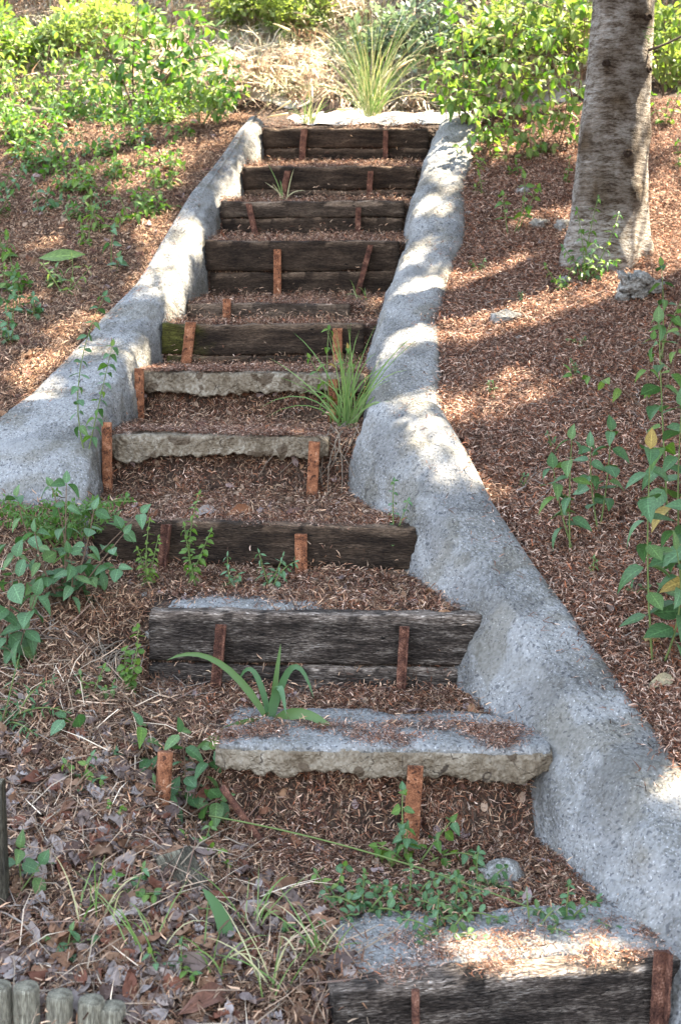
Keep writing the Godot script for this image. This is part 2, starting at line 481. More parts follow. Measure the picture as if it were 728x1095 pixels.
func make_kerb(right: bool, lower: bool, from: float, to: float, label: String) -> void:
	var n := int((to - from) / 0.016)
	var rings := []
	var cols := []
	for i in n + 1:
		var d := lerpf(from, to, float(i) / n)
		var ring := PackedVector3Array()
		var col := PackedColorArray()
		for j in 57:
			var p := kerb_point(right, lower, d, j / 56.0, from, to)
			ring.append(p)
			# blotches of soil and lichen stain
			var k := smoothstep(0.02, 0.30, 0.7 * lump.get_noise_3d(p.x * 6.0, p.y * 6.0 + 9.0, p.z * 6.0) + rough.get_noise_3d(p.x * 0.8, p.y * 0.8, p.z * 0.8))
			var k2 := smoothstep(0.10, 0.32, lump.get_noise_3d(p.x * 5.0 + 50.0, p.y * 5.0, p.z * 5.0) + 0.8 * rough.get_noise_3d(p.x * 0.8 + 9.0, p.y * 0.8, p.z * 0.8))
			col.append(Color(1, 1, 1).lerp(Color(0.70, 0.66, 0.58), k * 0.75).lerp(Color(0.60, 0.60, 0.61), k2 * 0.6))
		rings.append(ring)
		cols.append(col)
	var st := start()
	var centre := W(look_up(right_edge if right else left_edge, (from + to) / 2), N((from + to) / 2) - 0.3, (from + to) / 2)
	for r in rings.size():
		for j in rings[r].size(): rings[r][j] -= centre
	loft(st, rings, true, true, cols)
	var o := part("concrete_kerb", finish(st), M.concrete, self, Transform3D(Basis(), centre))
	tag(o, label, "kerb", "concrete kerbs along the steps", "thing")

# ------------------------------------------------------------------ steps
# a weathered board from x0 to x1 between two heights, its front at z = 0
func board_mesh(x0: float, x1: float, low: float, high: float, thick: float, seed_: float, worn := 0.006, moss := -9.0) -> ArrayMesh:
	var rings := []
	var cols := []
	var n := 72
	for i in n + 1:
		var x := lerpf(x0, x1, float(i) / n)
		var wob := lump.get_noise_2d(x * 2.0 + seed_, seed_) * 0.008
		var ring := PackedVector3Array()
		var col := PackedColorArray()
		var pts := []
		var c := 0.008
		for k in 7: pts.append(Vector2(0.0 , lerpf(low + c, high - c, k / 6.0)))
		pts.append(Vector2(-c, high))
		for k in range(1, 4): pts.append(Vector2(lerpf(-c, -thick + c, k / 3.0), high))
		pts.append(Vector2(-thick, high - c))
		pts.append(Vector2(-thick, low + c))
		pts.append(Vector2(-thick + c, low))
		pts.append(Vector2(-c, low))
		for p in pts:
			var q: Vector2 = p
			var near_edge := 1.0 if (q.y > high - 0.02 or q.y < low + 0.02) else 0.4
			var h := rough.get_noise_3d(x * 1.6 + seed_ * 7.0, q.y * 5.0, q.x * 5.0)
			var w := worn * near_edge
			var e := 0.0
			if i == 0: e = absf(h) * 0.015
			if i == n: e = -absf(h) * 0.015
			ring.append(Vector3(x + e, q.y + h * w * 1.2 + wob * near_edge, q.x + h * w))
			var g := 0.32 + 0.20 * lump.get_noise_2d(x * 5.0 + seed_, q.y * 9.0)
			var cc := Color(g, g * 0.97, g * 0.93)
			# the weathered upper edge has lost its dark stain in patches
			if q.y > high - 0.022 and rough.get_noise_3d(x * 0.7 + seed_, q.y, q.x) > -0.12: cc = Color(0.92, 0.9, 0.86)
			if i < 2 or i > n - 2: cc = cc * 0.7
			if moss > -9.0:
				var k := (1.0 - smoothstep(moss - 0.05, moss + 0.12, x + 0.12 * rough.get_noise_2d(x * 3.0, q.y * 6.0 + 3.0)))
				cc = cc.lerp(Color(0.46, 0.62, 0.20), k)
			col.append(cc)
		rings.append(ring)
		cols.append(col)
	var st := start()
	loft(st, rings, true, true, cols)
	return finish(st)

# a cast concrete slab with a ragged lower edge
func slab_mesh(x0: float, x1: float, low: float, high: float, deep: float, seed_: float, ragged := 0.03) -> ArrayMesh:
	var rings := []
	var n := 150
	for i in n + 1:
		var x := lerpf(x0, x1, float(i) / n)
		var end := minf(1.0, minf(float(i), float(n - i)) / 9.0)
		var ring := PackedVector3Array()
		var lo := low + lump.get_noise_2d(x * 3.1 + seed_, 1.0) * ragged * 1.2 + rough.get_noise_2d(x * 0.55 + seed_ * 2.3, 5.0) * ragged * 0.7 + pits.get_noise_2d(x * 0.9 + seed_, 2.0) * ragged * 0.6
		lo = minf(lo, high - 0.03)
		var back := deep * (0.85 + 0.3 * lump.get_noise_2d(x * 2.5 + seed_, 9.0))
		var pts := []
		for k in 9: pts.append(Vector2(0.0, lerpf(lo, high - 0.012, k / 8.0)))
		pts.append(Vector2(-0.014, high))
		for k in range(1, 9): pts.append(Vector2(lerpf(-0.014, -back, k / 8.0), high))
		pts.append(Vector2(-back, lo))
		pts.append(Vector2(-back * 0.6, lo))
		pts.append(Vector2(-0.05, lo))
		for p in pts:
			var q: Vector2 = p
			var h := rough.get_noise_3d(x * 2.2 + seed_ * 3.0, q.y * 2.2, q.x * 2.2) * 0.012 + lump.get_noise_3d(x * 4.0 + seed_, q.y * 6.0, q.x * 5.0) * 0.012 + pits.get_noise_3d(x, q.y + seed_, q.x) * 0.007
			var top := q.y > high - 0.004
			ring.append(Vector3(x, lerpf((lo + high) / 2, q.y, 0.7 + 0.3 * end) + h * (0.6 if top else 0.9), q.x + h * (0.4 if top else 1.3) - (1.0 - end) * 0.03))
		rings.append(ring)
	var st := start()
	loft(st, rings, true, true)
	return finish(st)

# a stake driven in front of the riser, in the step's own axes
func stake_mesh(a: Vector3, b: Vector3, wide: float, style: String) -> ArrayMesh:
	var st := start()
	if style == "pipe" or style == "rod":
		var pts := []
		for i in 9: pts.append(a.lerp(b, i / 8.0))
		tube(st, pts, wide / 2, wide / 2, 12)
		return finish(st)
	# an angle iron for "angle", a flat bar for "bar"
	var sec := []
	var t := 0.006 if style == "angle" else 0.016
	var h := wide / 2
	if style == "angle":
		sec = [Vector2(-h, 0), Vector2(-h, t), Vector2(h - t, t), Vector2(h - t, wide * 0.8), Vector2(h, wide * 0.8), Vector2(h, 0)]
	else:
		sec = [Vector2(-h, 0), Vector2(-h, t - 0.003), Vector2(-h + 0.003, t), Vector2(h - 0.003, t), Vector2(h, t - 0.003), Vector2(h, 0)]
	var rings := []
	for i in 15:
		var f := i / 14.0
		var p := a.lerp(b, f)
		var ring := PackedVector3Array()
		for s in sec:
			var wob := rough.get_noise_3d(s.x * 9.0 + a.x * 5.0, f * 9.0, s.y * 9.0) * 0.0022
			ring.append(p + Vector3(s.x + wob, (rough.get_noise_2d(s.x * 30.0, a.y * 20.0) * 0.004 if i == 0 else 0.0), s.y + wob))
		rings.append(ring)
	st.set_smooth_group(-1)
	loft(st, rings)
	return finish(st)

func make_step(i: int, called: String, label: String, spec: Dictionary) -> Node3D:
	var s = steps[i]
	var l: Vector2 = s.l
	var r: Vector2 = s.r
	var mid := (l + r) / 2
	var dir := (r - l)
	var o := thing(called, label, "step", W(mid.x, s.base, mid.y), atan2(dir.y, dir.x), "steps of the garden stair")
	var half := dir.length() / 2
	for b in spec.get("boards", []):
		# [top, bottom, material, left trim, right trim, thickness, moss]
		part("board", board_mesh(-half + b[3], half - b[4], b[1] - s.base, b[0] - s.base, b[5], i * 3.7 + b[0] * 5.0, 0.008, b[6] if b.size() > 6 else -9.0), M[b[2]], o)
	for b in spec.get("slabs", []):
		# [left x, right x, low, high, depth, set back, material]
		part("slab", slab_mesh(b[0] - mid.x, b[1] - mid.x, b[2] - s.base, b[3] - s.base, b[4], i * 5.1, b[7] if b.size() > 7 else 0.03), M[b[6]], o, Transform3D(Basis(), Vector3(0, 0, -b[5])))
	for k in spec.get("stakes", []):
		# [top x, top y, foot x, foot y, width, style, material, forward]
		var f: float = k[7] if k.size() > 7 else 0.008
		var a := Vector3(k[0] - mid.x, k[1] - s.base, f)
		var foot := Vector3(k[2] - mid.x, k[3] - s.base, f + 0.01)
		foot += (foot - a).normalized() * 0.12
		var q := part("stake", stake_mesh(a, foot, k[4] * 0.86, k[5]), M[k[6]], o)
		if k.size() > 8: q.set_meta("label", k[8])
	return o

func make_steps() -> void:
	make_step(0, "timber_step", "bottom step of streaked grey boards with pale concrete tread, cut by the frame", {
		"boards": [[-1.668, -1.85, "wood_grey", 0.0, 0.0, 0.085], [-1.856, -2.06, "wood_grey", 0.0, 0.0, 0.08]],
		"slabs": [[0.0, 0.84, -1.80, -1.660, 0.30, 0.09, "concrete", 0.02]],
		"stakes": [[0.164, -1.675, 0.164, -1.95, 0.022, "rod", "rust_dark", 0.014], [0.752, -1.63, 0.728, -1.95, 0.042, "angle", "rust_dark", 0.010]]})
	make_step(1, "concrete_step", "wide ragged concrete slab step second from the bottom", {
		"slabs": [[-0.36, 0.60, -1.482, -1.412, 0.36, 0.0, "cast_slab", 0.022], [-0.35, 0.595, -1.43, -1.400, 0.35, 0.006, "concrete", 0.002]],
		"stakes": [[0.212, -1.445, 0.197, -1.687, 0.052, "bar", "rust_orange", 0.02], [-0.494, -1.415, -0.502, -1.56, 0.052, "pipe", "rust_orange", 0.03, "short rusty pipe stake"], [-0.33, -1.50, -0.235, -1.625, 0.024, "rod", "rust_dark", 0.06, "leaning rusty rod"]]})
	make_step(2, "timber_step", "step of two silvery flaking boards with two dark steel stakes", {
		"boards": [[-1.172, -1.335, "wood_grey", 0.01, 0.0, 0.07], [-1.342, -1.47, "wood_grey", 0.01, 0.01, 0.065]],
		"slabs": [[-0.60, -0.05, -1.28, -1.166, 0.22, 0.075, "concrete", 0.02]],
		"stakes": [[-0.386, -1.205, -0.404, -1.425, 0.042, "angle", "rust_dark"], [0.207, -1.205, 0.194, -1.425, 0.036, "angle", "rust_dark"]]})
	make_step(3, "timber_step", "single dark board step behind small weeds with orange stake", {
		"boards": [[-0.972, -1.125, "wood_dark", 0.0, 0.0, 0.075], [-1.131, -1.2, "wood_dark", 0.02, 0.01, 0.07]],
		"stakes": [[-0.625, -0.975, -0.636, -1.10, 0.045, "angle", "rust_dark"], [-0.137, -1.0, -0.134, -1.16, 0.050, "bar", "rust_orange"]]})
	make_step(4, "concrete_step", "thin cracked concrete slab step with soil hollow beneath, orange stakes at both ends", {
		"slabs": [[-0.93, -0.05, -0.808, -0.722, 0.26, 0.0, "cast_slab", 0.022]],
		"stakes": [[-0.922, -0.672, -0.918, -0.87, 0.045, "bar", "rust_orange", 0.012], [-0.098, -0.738, -0.108, -0.965, 0.050, "bar", "rust_orange", 0.012]]})
	make_step(5, "concrete_step", "stained concrete slab step below the mossy boards, grass at its end", {
		"slabs": [[-0.90, 0.10, -0.605, -0.518, 0.24, 0.0, "cast_slab", 0.020]],
		"stakes": [[-0.868, -0.50, -0.864, -0.68, 0.046, "bar", "rust_orange", 0.012], [-0.028, -0.54, -0.028, -0.72, 0.046, "bar", "rust_orange", 0.012]]})
	make_step(6, "timber_step", "dark board step with green moss at its left end", {
		"boards": [[-0.334, -0.475, "wood_dark", 0.0, 0.0, 0.07, -0.36], [-0.481, -0.60, "wood_dark", 0.02, 0.02, 0.065, -0.40]],
		"stakes": [[-0.692, -0.322, -0.716, -0.545, 0.056, "bar", "rust_orange"], [-0.013, -0.35, -0.013, -0.565, 0.052, "bar", "rust_orange"]]})
	make_step(7, "timber_step", "low brown board step half buried in litter", {
		"boards": [[-0.253, -0.40, "wood_brown", 0.0, 0.0, 0.06]],
		"stakes": [[-0.556, -0.228, -0.556, -0.35, 0.045, "bar", "rust_orange"]]})
	make_step(8, "timber_step", "tall step of two dark boards with upright orange stake and slanted dark stake", {
		"boards": [[0.06, -0.098, "wood_dark", 0.0, 0.0, 0.07], [-0.104, -0.30, "wood_dark", 0.02, 0.01, 0.065]],
		"stakes": [[-0.329, 0.015, -0.329, -0.23, 0.046, "bar", "rust_orange"], [0.157, 0.039, 0.083, -0.235, 0.032, "angle", "rust_dark"]]})
	make_step(9, "timber_step", "step with pale upper board and dark soil-stained lower board", {
		"boards": [[0.285, 0.195, "wood_brown", 0.0, 0.0, 0.07], [0.189, 0.03, "wood_dark", 0.01, 0.01, 0.065]],
		"stakes": [[-0.508, 0.272, -0.467, 0.085, 0.040, "bar", "rust_dark"], [0.099, 0.25, 0.094, 0.09, 0.034, "angle", "rust_dark"]]})
	make_step(10, "timber_step", "second step from the top, dark boards with leaning stake", {
		"boards": [[0.503, 0.37, "wood_dark", 0.0, 0.0, 0.07], [0.364, 0.24, "wood_dark", 0.01, 0.01, 0.065]],
		"stakes": [[-0.306, 0.476, -0.345, 0.30, 0.042, "bar", "rust_dark"], [0.175, 0.476, 0.164, 0.29, 0.036, "angle", "rust_dark"]]})
	make_step(11, "timber_step", "topmost step, dark boards below the sunlit landing", {
		"boards": [[0.765, 0.645, "wood_dark", 0.0, 0.0, 0.07], [0.639, 0.49, "wood_dark", 0.01, 0.01, 0.065]],
		"stakes": [[-0.222, 0.76, -0.236, 0.575, 0.046, "bar", "rust_dark"], [0.276, 0.75, 0.274, 0.546, 0.034, "angle", "rust_dark"]]})

# ------------------------------------------------------------------ trees
func crown_spray() -> ArrayMesh:
	var st := start()
	var r := RandomNumberGenerator.new()
	r.seed = 5
	for i in 26:
		var t := i / 26.0
		var s := -1.0 if i % 2 else 1.0
		var p := Vector3(0, t * 0.32 - 0.05, 0)
		var dir := Vector3(s * r.randf_range(0.6, 1.0), r.randf_range(0.2, 0.7), r.randf_range(-0.35, 0.35)).normalized()
		var acr := dir.cross(Vector3(r.randf_range(-0.4, 0.4), r.randf_range(-0.4, 0.4), 1)).normalized() * 0.019
		var e := p + dir * r.randf_range(0.07, 0.12)
		var m := (p + e) / 2
		for q in [p, m + acr, e, p, e, m - acr]:
			st.set_color(Color(1, 1, 1))
			st.add_vertex(q)
	return finish(st)

# where sunlight reaches the ground between the branches: [x, d, x, d, half width]
var flecks := [[0.97, 7.93, 1.24, 7.99, 0.056], [1.42, 7.79, 1.85, 8.13, 0.218], [1.39, 7.51, 1.72, 7.58, 0.06], [0.58, 7.38, 0.84, 7.44, 0.09], [0.49, 6.75, 0.85, 6.95, 0.16], [0.85, 6.9, 1.15, 7.04, 0.12], [0.5, 6.05, 0.77, 6.25, 0.14], [0.27, 7.16, 0.45, 7.34, 0.036], [0.18, 6.64, 0.4, 6.95, 0.04], [0.32, 6.75, 0.46, 6.9, 0.034], [0.15, 6.45, 0.27, 6.61, 0.03], [0.15, 5.86, 0.43, 5.98, 0.045], [0.17, 5.68, 0.33, 5.76, 0.02], [0.19, 5.52, 0.37, 5.64, 0.044], [0.29, 5.38, 0.53, 5.48, 0.054], [0.16, 6.05, 0.29, 6.17, 0.03], [0.84, 3.92, 0.91, 3.98, 0.07], [0.43, 3.50, 0.63, 3.56, 0.12], [0.3, 3.60, 0.44, 3.62, 0.07], [-0.5, 8.94, -0.55, 8.6, 0.045], [-0.61, 8.52, -0.65, 8.38, 0.03], [-0.74, 7.93, -0.75, 7.80, 0.03], [-0.77, 7.51, -0.78, 7.15, 0.068], [-0.89, 7.15, -0.98, 7.29, 0.05], [-0.78, 6.58, -0.83, 6.7, 0.046], [-0.93, 8.08, -1.04, 7.81, 0.04], [-0.91, 6.49, -1.19, 6.58, 0.052], [-1.17, 6.17, -1.29, 6.07, 0.043], [-1.37, 6.27, -1.31, 6.45, 0.075], [-1.35, 6.77, -1.17, 6.97, 0.054], [-1.32, 8.3, -0.92, 8.48, 0.05], [-1.0, 7.47, -0.83, 7.64, 0.045], [-1.61, 7.09, -1.47, 7.24, 0.043], [-1.21, 7.93, -1.02, 8.03, 0.04], [-1.66, 7.73, -1.48, 7.81, 0.039], [-1.69, 8.36, -1.51, 8.48, 0.042], [-0.24, 5.95, -0.07, 5.92, 0.03], [0.31, 7.5, 0.41, 7.68, 0.03], [0.43, 7.97, 0.55, 8.24, 0.04], [0.56, 8.41, 0.64, 8.88, 0.042], [-2.42, 10.64, -0.77, 10.83, 0.213], [-1.7, 8.94, -1.44, 9.05, 0.045], [-1.22, 8.72, -1.02, 8.89, 0.052], [1.26, 8.53, 1.5, 8.68, 0.051], [0.85, 8.67, 1.07, 8.76, 0.043]]

func foot_of_ray(p: Vector3) -> Vector2:
	var q := p
	for i in 4:
		var y := N(clampf(-q.z, 0.0, 12.0)) + EYE
		q = p - TO_SUN * ((p.y - y) / TO_SUN.y)
	return Vector2(q.x, -q.z)

func lets_sun_in(p: Vector3) -> bool:
	var f := foot_of_ray(p)
	if f.y > (8.5 if f.x > 0.55 or f.x < -0.75 else 8.95) + 0.5 * lump.get_noise_1d(f.x * 3.0): return true
	for k in flecks:
		var a := Vector2(k[0], k[1])
		var b := Vector2(k[2], k[3])
		var c := Geometry2D.get_closest_point_to_segment(f, a, b)
		if c.distance_to(f) < k[4] + 0.085: return true
	# the sun also grazes the right flank of the near trunk and the saplings on the crest
	for q in [W(1.66, 0.15, 7.6), W(1.70, 0.6, 7.6), W(1.72, 1.1, 7.6), W(0.9, 1.2, 9.2), W(1.3, 1.3, 9.3), W(1.5, 1.1, 9.4), W(-1.2, 1.3, 9.8), W(-0.8, 1.05, 9.3)]:
		if (p - q).cross(TO_SUN).length() < 0.45 and (p - q).dot(TO_SUN) > 0.0: return true
	return false

func trunk_radius(r0: float, height: float, high: float) -> float:
	var y := maxf(height, 0.0)
	return r0 * (0.80 + 0.2 * exp(-y * 1.1)) * (1.0 - 0.7 * y / high) + 0.10 * r0 * exp(-y * 5.0) + 0.10 * r0 * exp(-y * 13.0)

func trunk_mesh(r0: float, r1: float, high: float, lean: Vector3, knots: Array) -> ArrayMesh:
	var rings := []
	var cols := []
	var n := 90
	for i in n + 1:
		var y: float = -0.35 + (high + 0.35) * pow(float(i) / n, 1.5)
		var r: float = trunk_radius(r0, y, high)
		var ring := PackedVector3Array()
		var col := PackedColorArray()
		for j in 48:
			var a := TAU * j / 48
			var rr := r * (1.0 + 0.05 * lump.get_noise_3d(cos(a) * 1.2, y * 1.2, sin(a) * 1.2) + (0.03 + 0.09 * exp(-maxf(y, 0.0) * 6.0)) * sin(a * 5.0 + 1.0 + y)) + rough.get_noise_3d(cos(a) * 0.5, y * 1.4, sin(a) * 0.5) * 0.008
			var c := Color(1, 1, 1)
			for k in knots:
				# [angle, height, size]
				var da: float = wrapf(a - k[0], -PI, PI) * r
				var dy: float = y - k[1]
				var q: float = sqrt(da * da * 0.7 + dy * dy * (1.0 if dy < 0.0 else 0.6)) / k[2]
				if q < 3.0:
					rr += k[2] * 0.35 * exp(-q * q)
					var stain := clampf(1.2 - q * 0.62 + 0.55 * rough.get_noise_3d(da * 2.0, y * 2.0, k[0]), 0.0, 1.0)
					c = c.lerp(Color(0.30, 0.23, 0.16), stain)
			ring.append(Vector3(cos(a) * rr, y, sin(a) * rr) + lean * y)
			col.append(c)
		rings.append(ring)
		cols.append(col)
	var st := start()
	loft(st, rings, true, true, cols)
	return finish(st)

func make_tree(label: String, x: float, d: float, radius: float, high: float, low_limb: float, limbs: int, reach: float, lean: Vector3, knots: Array, spray: Mesh) -> Node3D:
	var base := at_ground(x, d, -0.02)
	var o := thing("pine_tree", label, "tree", base, 0.0, "pine trees beside the stair")
	var tr := part("trunk", trunk_mesh(radius, radius * 0.25, high, lean, knots), M.bark, o)
	for k in knots:
		if k.size() < 4: continue
		var st := start()
		var q: float = k[2]
		var rings := []
		for w in [[1.0, 0.0], [0.9, 0.35], [0.6, 0.5], [0.4, 0.35], [0.2, -0.2]]:
			var ring := PackedVector3Array()
			for j in 12:
				var a := TAU * j / 12
				var z := 1.0 + 0.3 * lump.get_noise_2d(cos(a) * 1.0 + k[1] * 9.0, sin(a) + k[0])
				ring.append(Vector3(cos(a) * w[0] * q * 0.42 * z, sin(a) * w[0] * q * 0.34 * z, w[1] * q * 0.42))
			rings.append(ring)
		loft(st, rings)
		var out := Vector3(cos(k[0]), 0, sin(k[0]))
		var rr: float = trunk_radius(radius, k[1], high) + q * 0.28
		part("knot", finish(st), M.knot, tr, Transform3D(Basis.looking_at(-out), out * rr + Vector3(0, k[1], 0) + lean * k[1]))
	var pts: Array = []
	var st2 := start()
	for i in limbs:
		var f := (i + 0.5) / limbs
		var y := lerpf(low_limb, high - 0.4, pow(f, 1.15))
		var az := i * 2.39996 + rng.randf_range(-0.4, 0.4)
		var len := (reach * (1.0 - 0.75 * f) + 0.4) * rng.randf_range(0.75, 1.1)
		var a := Vector3(0, y, 0) + lean * y
		var b := a + Vector3(cos(az) * len, len * rng.randf_range(-0.05, 0.25), sin(az) * len)
		var line := bend(a, b, Vector3(0, 0.06 * len, 0), 5)
		tube(st2, line, 0.015 * (1.2 - f), 0.004, 4)
		var ns := int(len * 52.0)
		for j in ns:
			var t := lerpf(0.18, 1.05, (j + rng.randf()) / ns)
			var p: Vector3 = a.lerp(b, t) + Vector3(0, 0.06 * len * 4.0 * t * (1.0 - t), 0)
			var sd := 0.30 * len * (1.15 - t)
			p += Vector3(rng.randfn(0, sd), rng.randfn(-0.03, 0.10), rng.randfn(0, sd))
			var out := Vector3(cos(az), rng.randf_range(-0.3, 0.3), sin(az)).rotated(Vector3.UP, rng.randf_range(-0.9, 0.9)).normalized()
			var sz := rng.randf_range(0.5, 0.85)
			if lets_sun_in(base + p + out * 0.15 * sz): continue
			pts.append(aim(out, Vector3(rng.randf_range(-0.5, 0.5), 1, rng.randf_range(-0.5, 0.5)), sz, p))
	part("limbs", finish(st2), M.limb, o)
	var mm := MultiMesh.new()
	mm.transform_format = MultiMesh.TRANSFORM_3D
	mm.mesh = spray
	mm.instance_count = pts.size()
	for i in pts.size(): mm.set_instance_transform(i, pts[i])
	var c := MultiMeshInstance3D.new()
	c.name = "crown"
	c.set_meta("kind", "stuff")
	c.multimesh = mm
	c.material_override = M.canopy
	o.add_child(c, true)
	return o

# ------------------------------------------------------------------ litter
func clump_mesh(r: RandomNumberGenerator, count: int, spread: float, long: float, tones: Array) -> ArrayMesh:
	var st := start()
	for i in count:
		var a := r.randf() * TAU
		var p := Vector3(r.randfn(0, spread), r.randf_range(0.0, 0.010), r.randfn(0, spread))
		var dir := Vector3(cos(a), r.randf_range(-0.18, 0.45), sin(a)).normalized()
		var l := long * r.randf_range(0.5, 1.3)
		var w := dir.cross(Vector3(r.randf_range(-0.6, 0.6), 1, r.randf_range(-0.6, 0.6))).normalized() * r.randf_range(0.0007, 0.0016)
		var curl := Vector3(r.randf_range(-1, 1), r.randf_range(-0.2, 0.6), r.randf_range(-1, 1)) * l * 0.11
		var m := p + dir * l * 0.5 + curl
		var e := p + dir * l
		var c: Color = tones[r.randi() % tones.size()]
		c = c * pow(r.randf_range(0.45, 1.42), 1.6)
		var up := w.cross(dir).normalized() * 0.0013
		for q in [p - w, m - w + up, m + w + up, p - w, m + w + up, p + w, m - w + up, e, m + w + up]:
			st.set_color(c)
			st.add_vertex(q)
	return finish(st)

func dead_leaf_mesh(r: RandomNumberGenerator, wide: float, curl: float) -> ArrayMesh:
	return make_leaf("dead", wide, r.randf_range(0.1, 0.7), curl, r.randf_range(-0.7, 0.7))

func scatter(called: String, label: String, meshes: Array, m: Material, spots: Array, tones: Array, size: Vector2, flat := 0.35, lift := 0.004) -> void:
	# spots: [Vector3, normal]
	var per := []
	for i in meshes.size(): per.append([])
	for s in spots: per[rng.randi() % meshes.size()].append(s)
	var o := Node3D.new()
	o.name = numbered(called)
	add_child(o)
	tag(o, label, "litter", "", "stuff")
	for i in meshes.size():
		if per[i].is_empty(): continue
		var mm := MultiMesh.new()
		mm.transform_format = MultiMesh.TRANSFORM_3D
		mm.use_colors = true
		mm.mesh = meshes[i]
		mm.instance_count = per[i].size()
		for k in per[i].size():
			var nrm: Vector3 = per[i][k][1] + Vector3(rng.randfn(0, flat), 0, rng.randfn(0, flat)) * 0.5
			nrm = nrm.normalized()
			var f := nrm.cross(Vector3(cos(rng.randf() * TAU), 0.1, sin(rng.randf() * TAU))).normalized()
			var b := Basis(f, nrm, f.cross(nrm)).rotated(nrm, rng.randf() * TAU) * Basis.from_scale(Vector3.ONE * rng.randf_range(size.x, size.y))
			mm.set_instance_transform(k, Transform3D(b, per[i][k][0] + nrm * lift))
			var t: Color = tones[rng.randi() % tones.size()]
			mm.set_instance_color(k, t * rng.randf_range(0.75, 1.25))
		var c := MultiMeshInstance3D.new()
		c.name = "pieces"
		c.multimesh = mm
		c.material_override = m
		o.add_child(c, true)

func area_spots(count: int, x0: float, x1: float, d0: float, d1: float, keep: Callable) -> Array:
	var out := []
	for i in count:
		var x := rng.randf_range(x0, x1)
		var d := rng.randf_range(d0, d1)
		if not keep.call(x, d): continue
		out.append([at_ground(x, d), ground_normal(x, d)])
	return out

func on_right(x: float, d: float) -> bool:
	return x > look_up(right_edge, d) + 0.335 + 0.03 * lump.get_noise_2d(d * 4.0, 3.0)

func on_left(x: float, d: float) -> bool:
	return x < look_up(left_edge, d) - look_up(left_width, d) + 0.03 * lump.get_noise_2d(d * 4.0, 8.0)

func on_treads(x: float, d: float) -> bool:
	if x < look_up(left_edge, d) - 0.02 or x > look_up(right_edge, d) + 0.02: return false
	# the concrete near the nosings is mostly swept clean
	if d > 4.40 and d < 4.50 + 0.12 * lump.get_noise_1d(x * 5.0): return rng.randf() < 0.12
	if d > 3.46 and d < 3.74 + 0.12 * lump.get_noise_1d(x * 5.0): return rng.randf() < 0.14
	if d > 4.92 and d < 5.06 and x < -0.15: return rng.randf() < 0.15
	return true

func on_low(x: float, d: float) -> bool:
	return x < look_up(left_edge, d) + 0.05

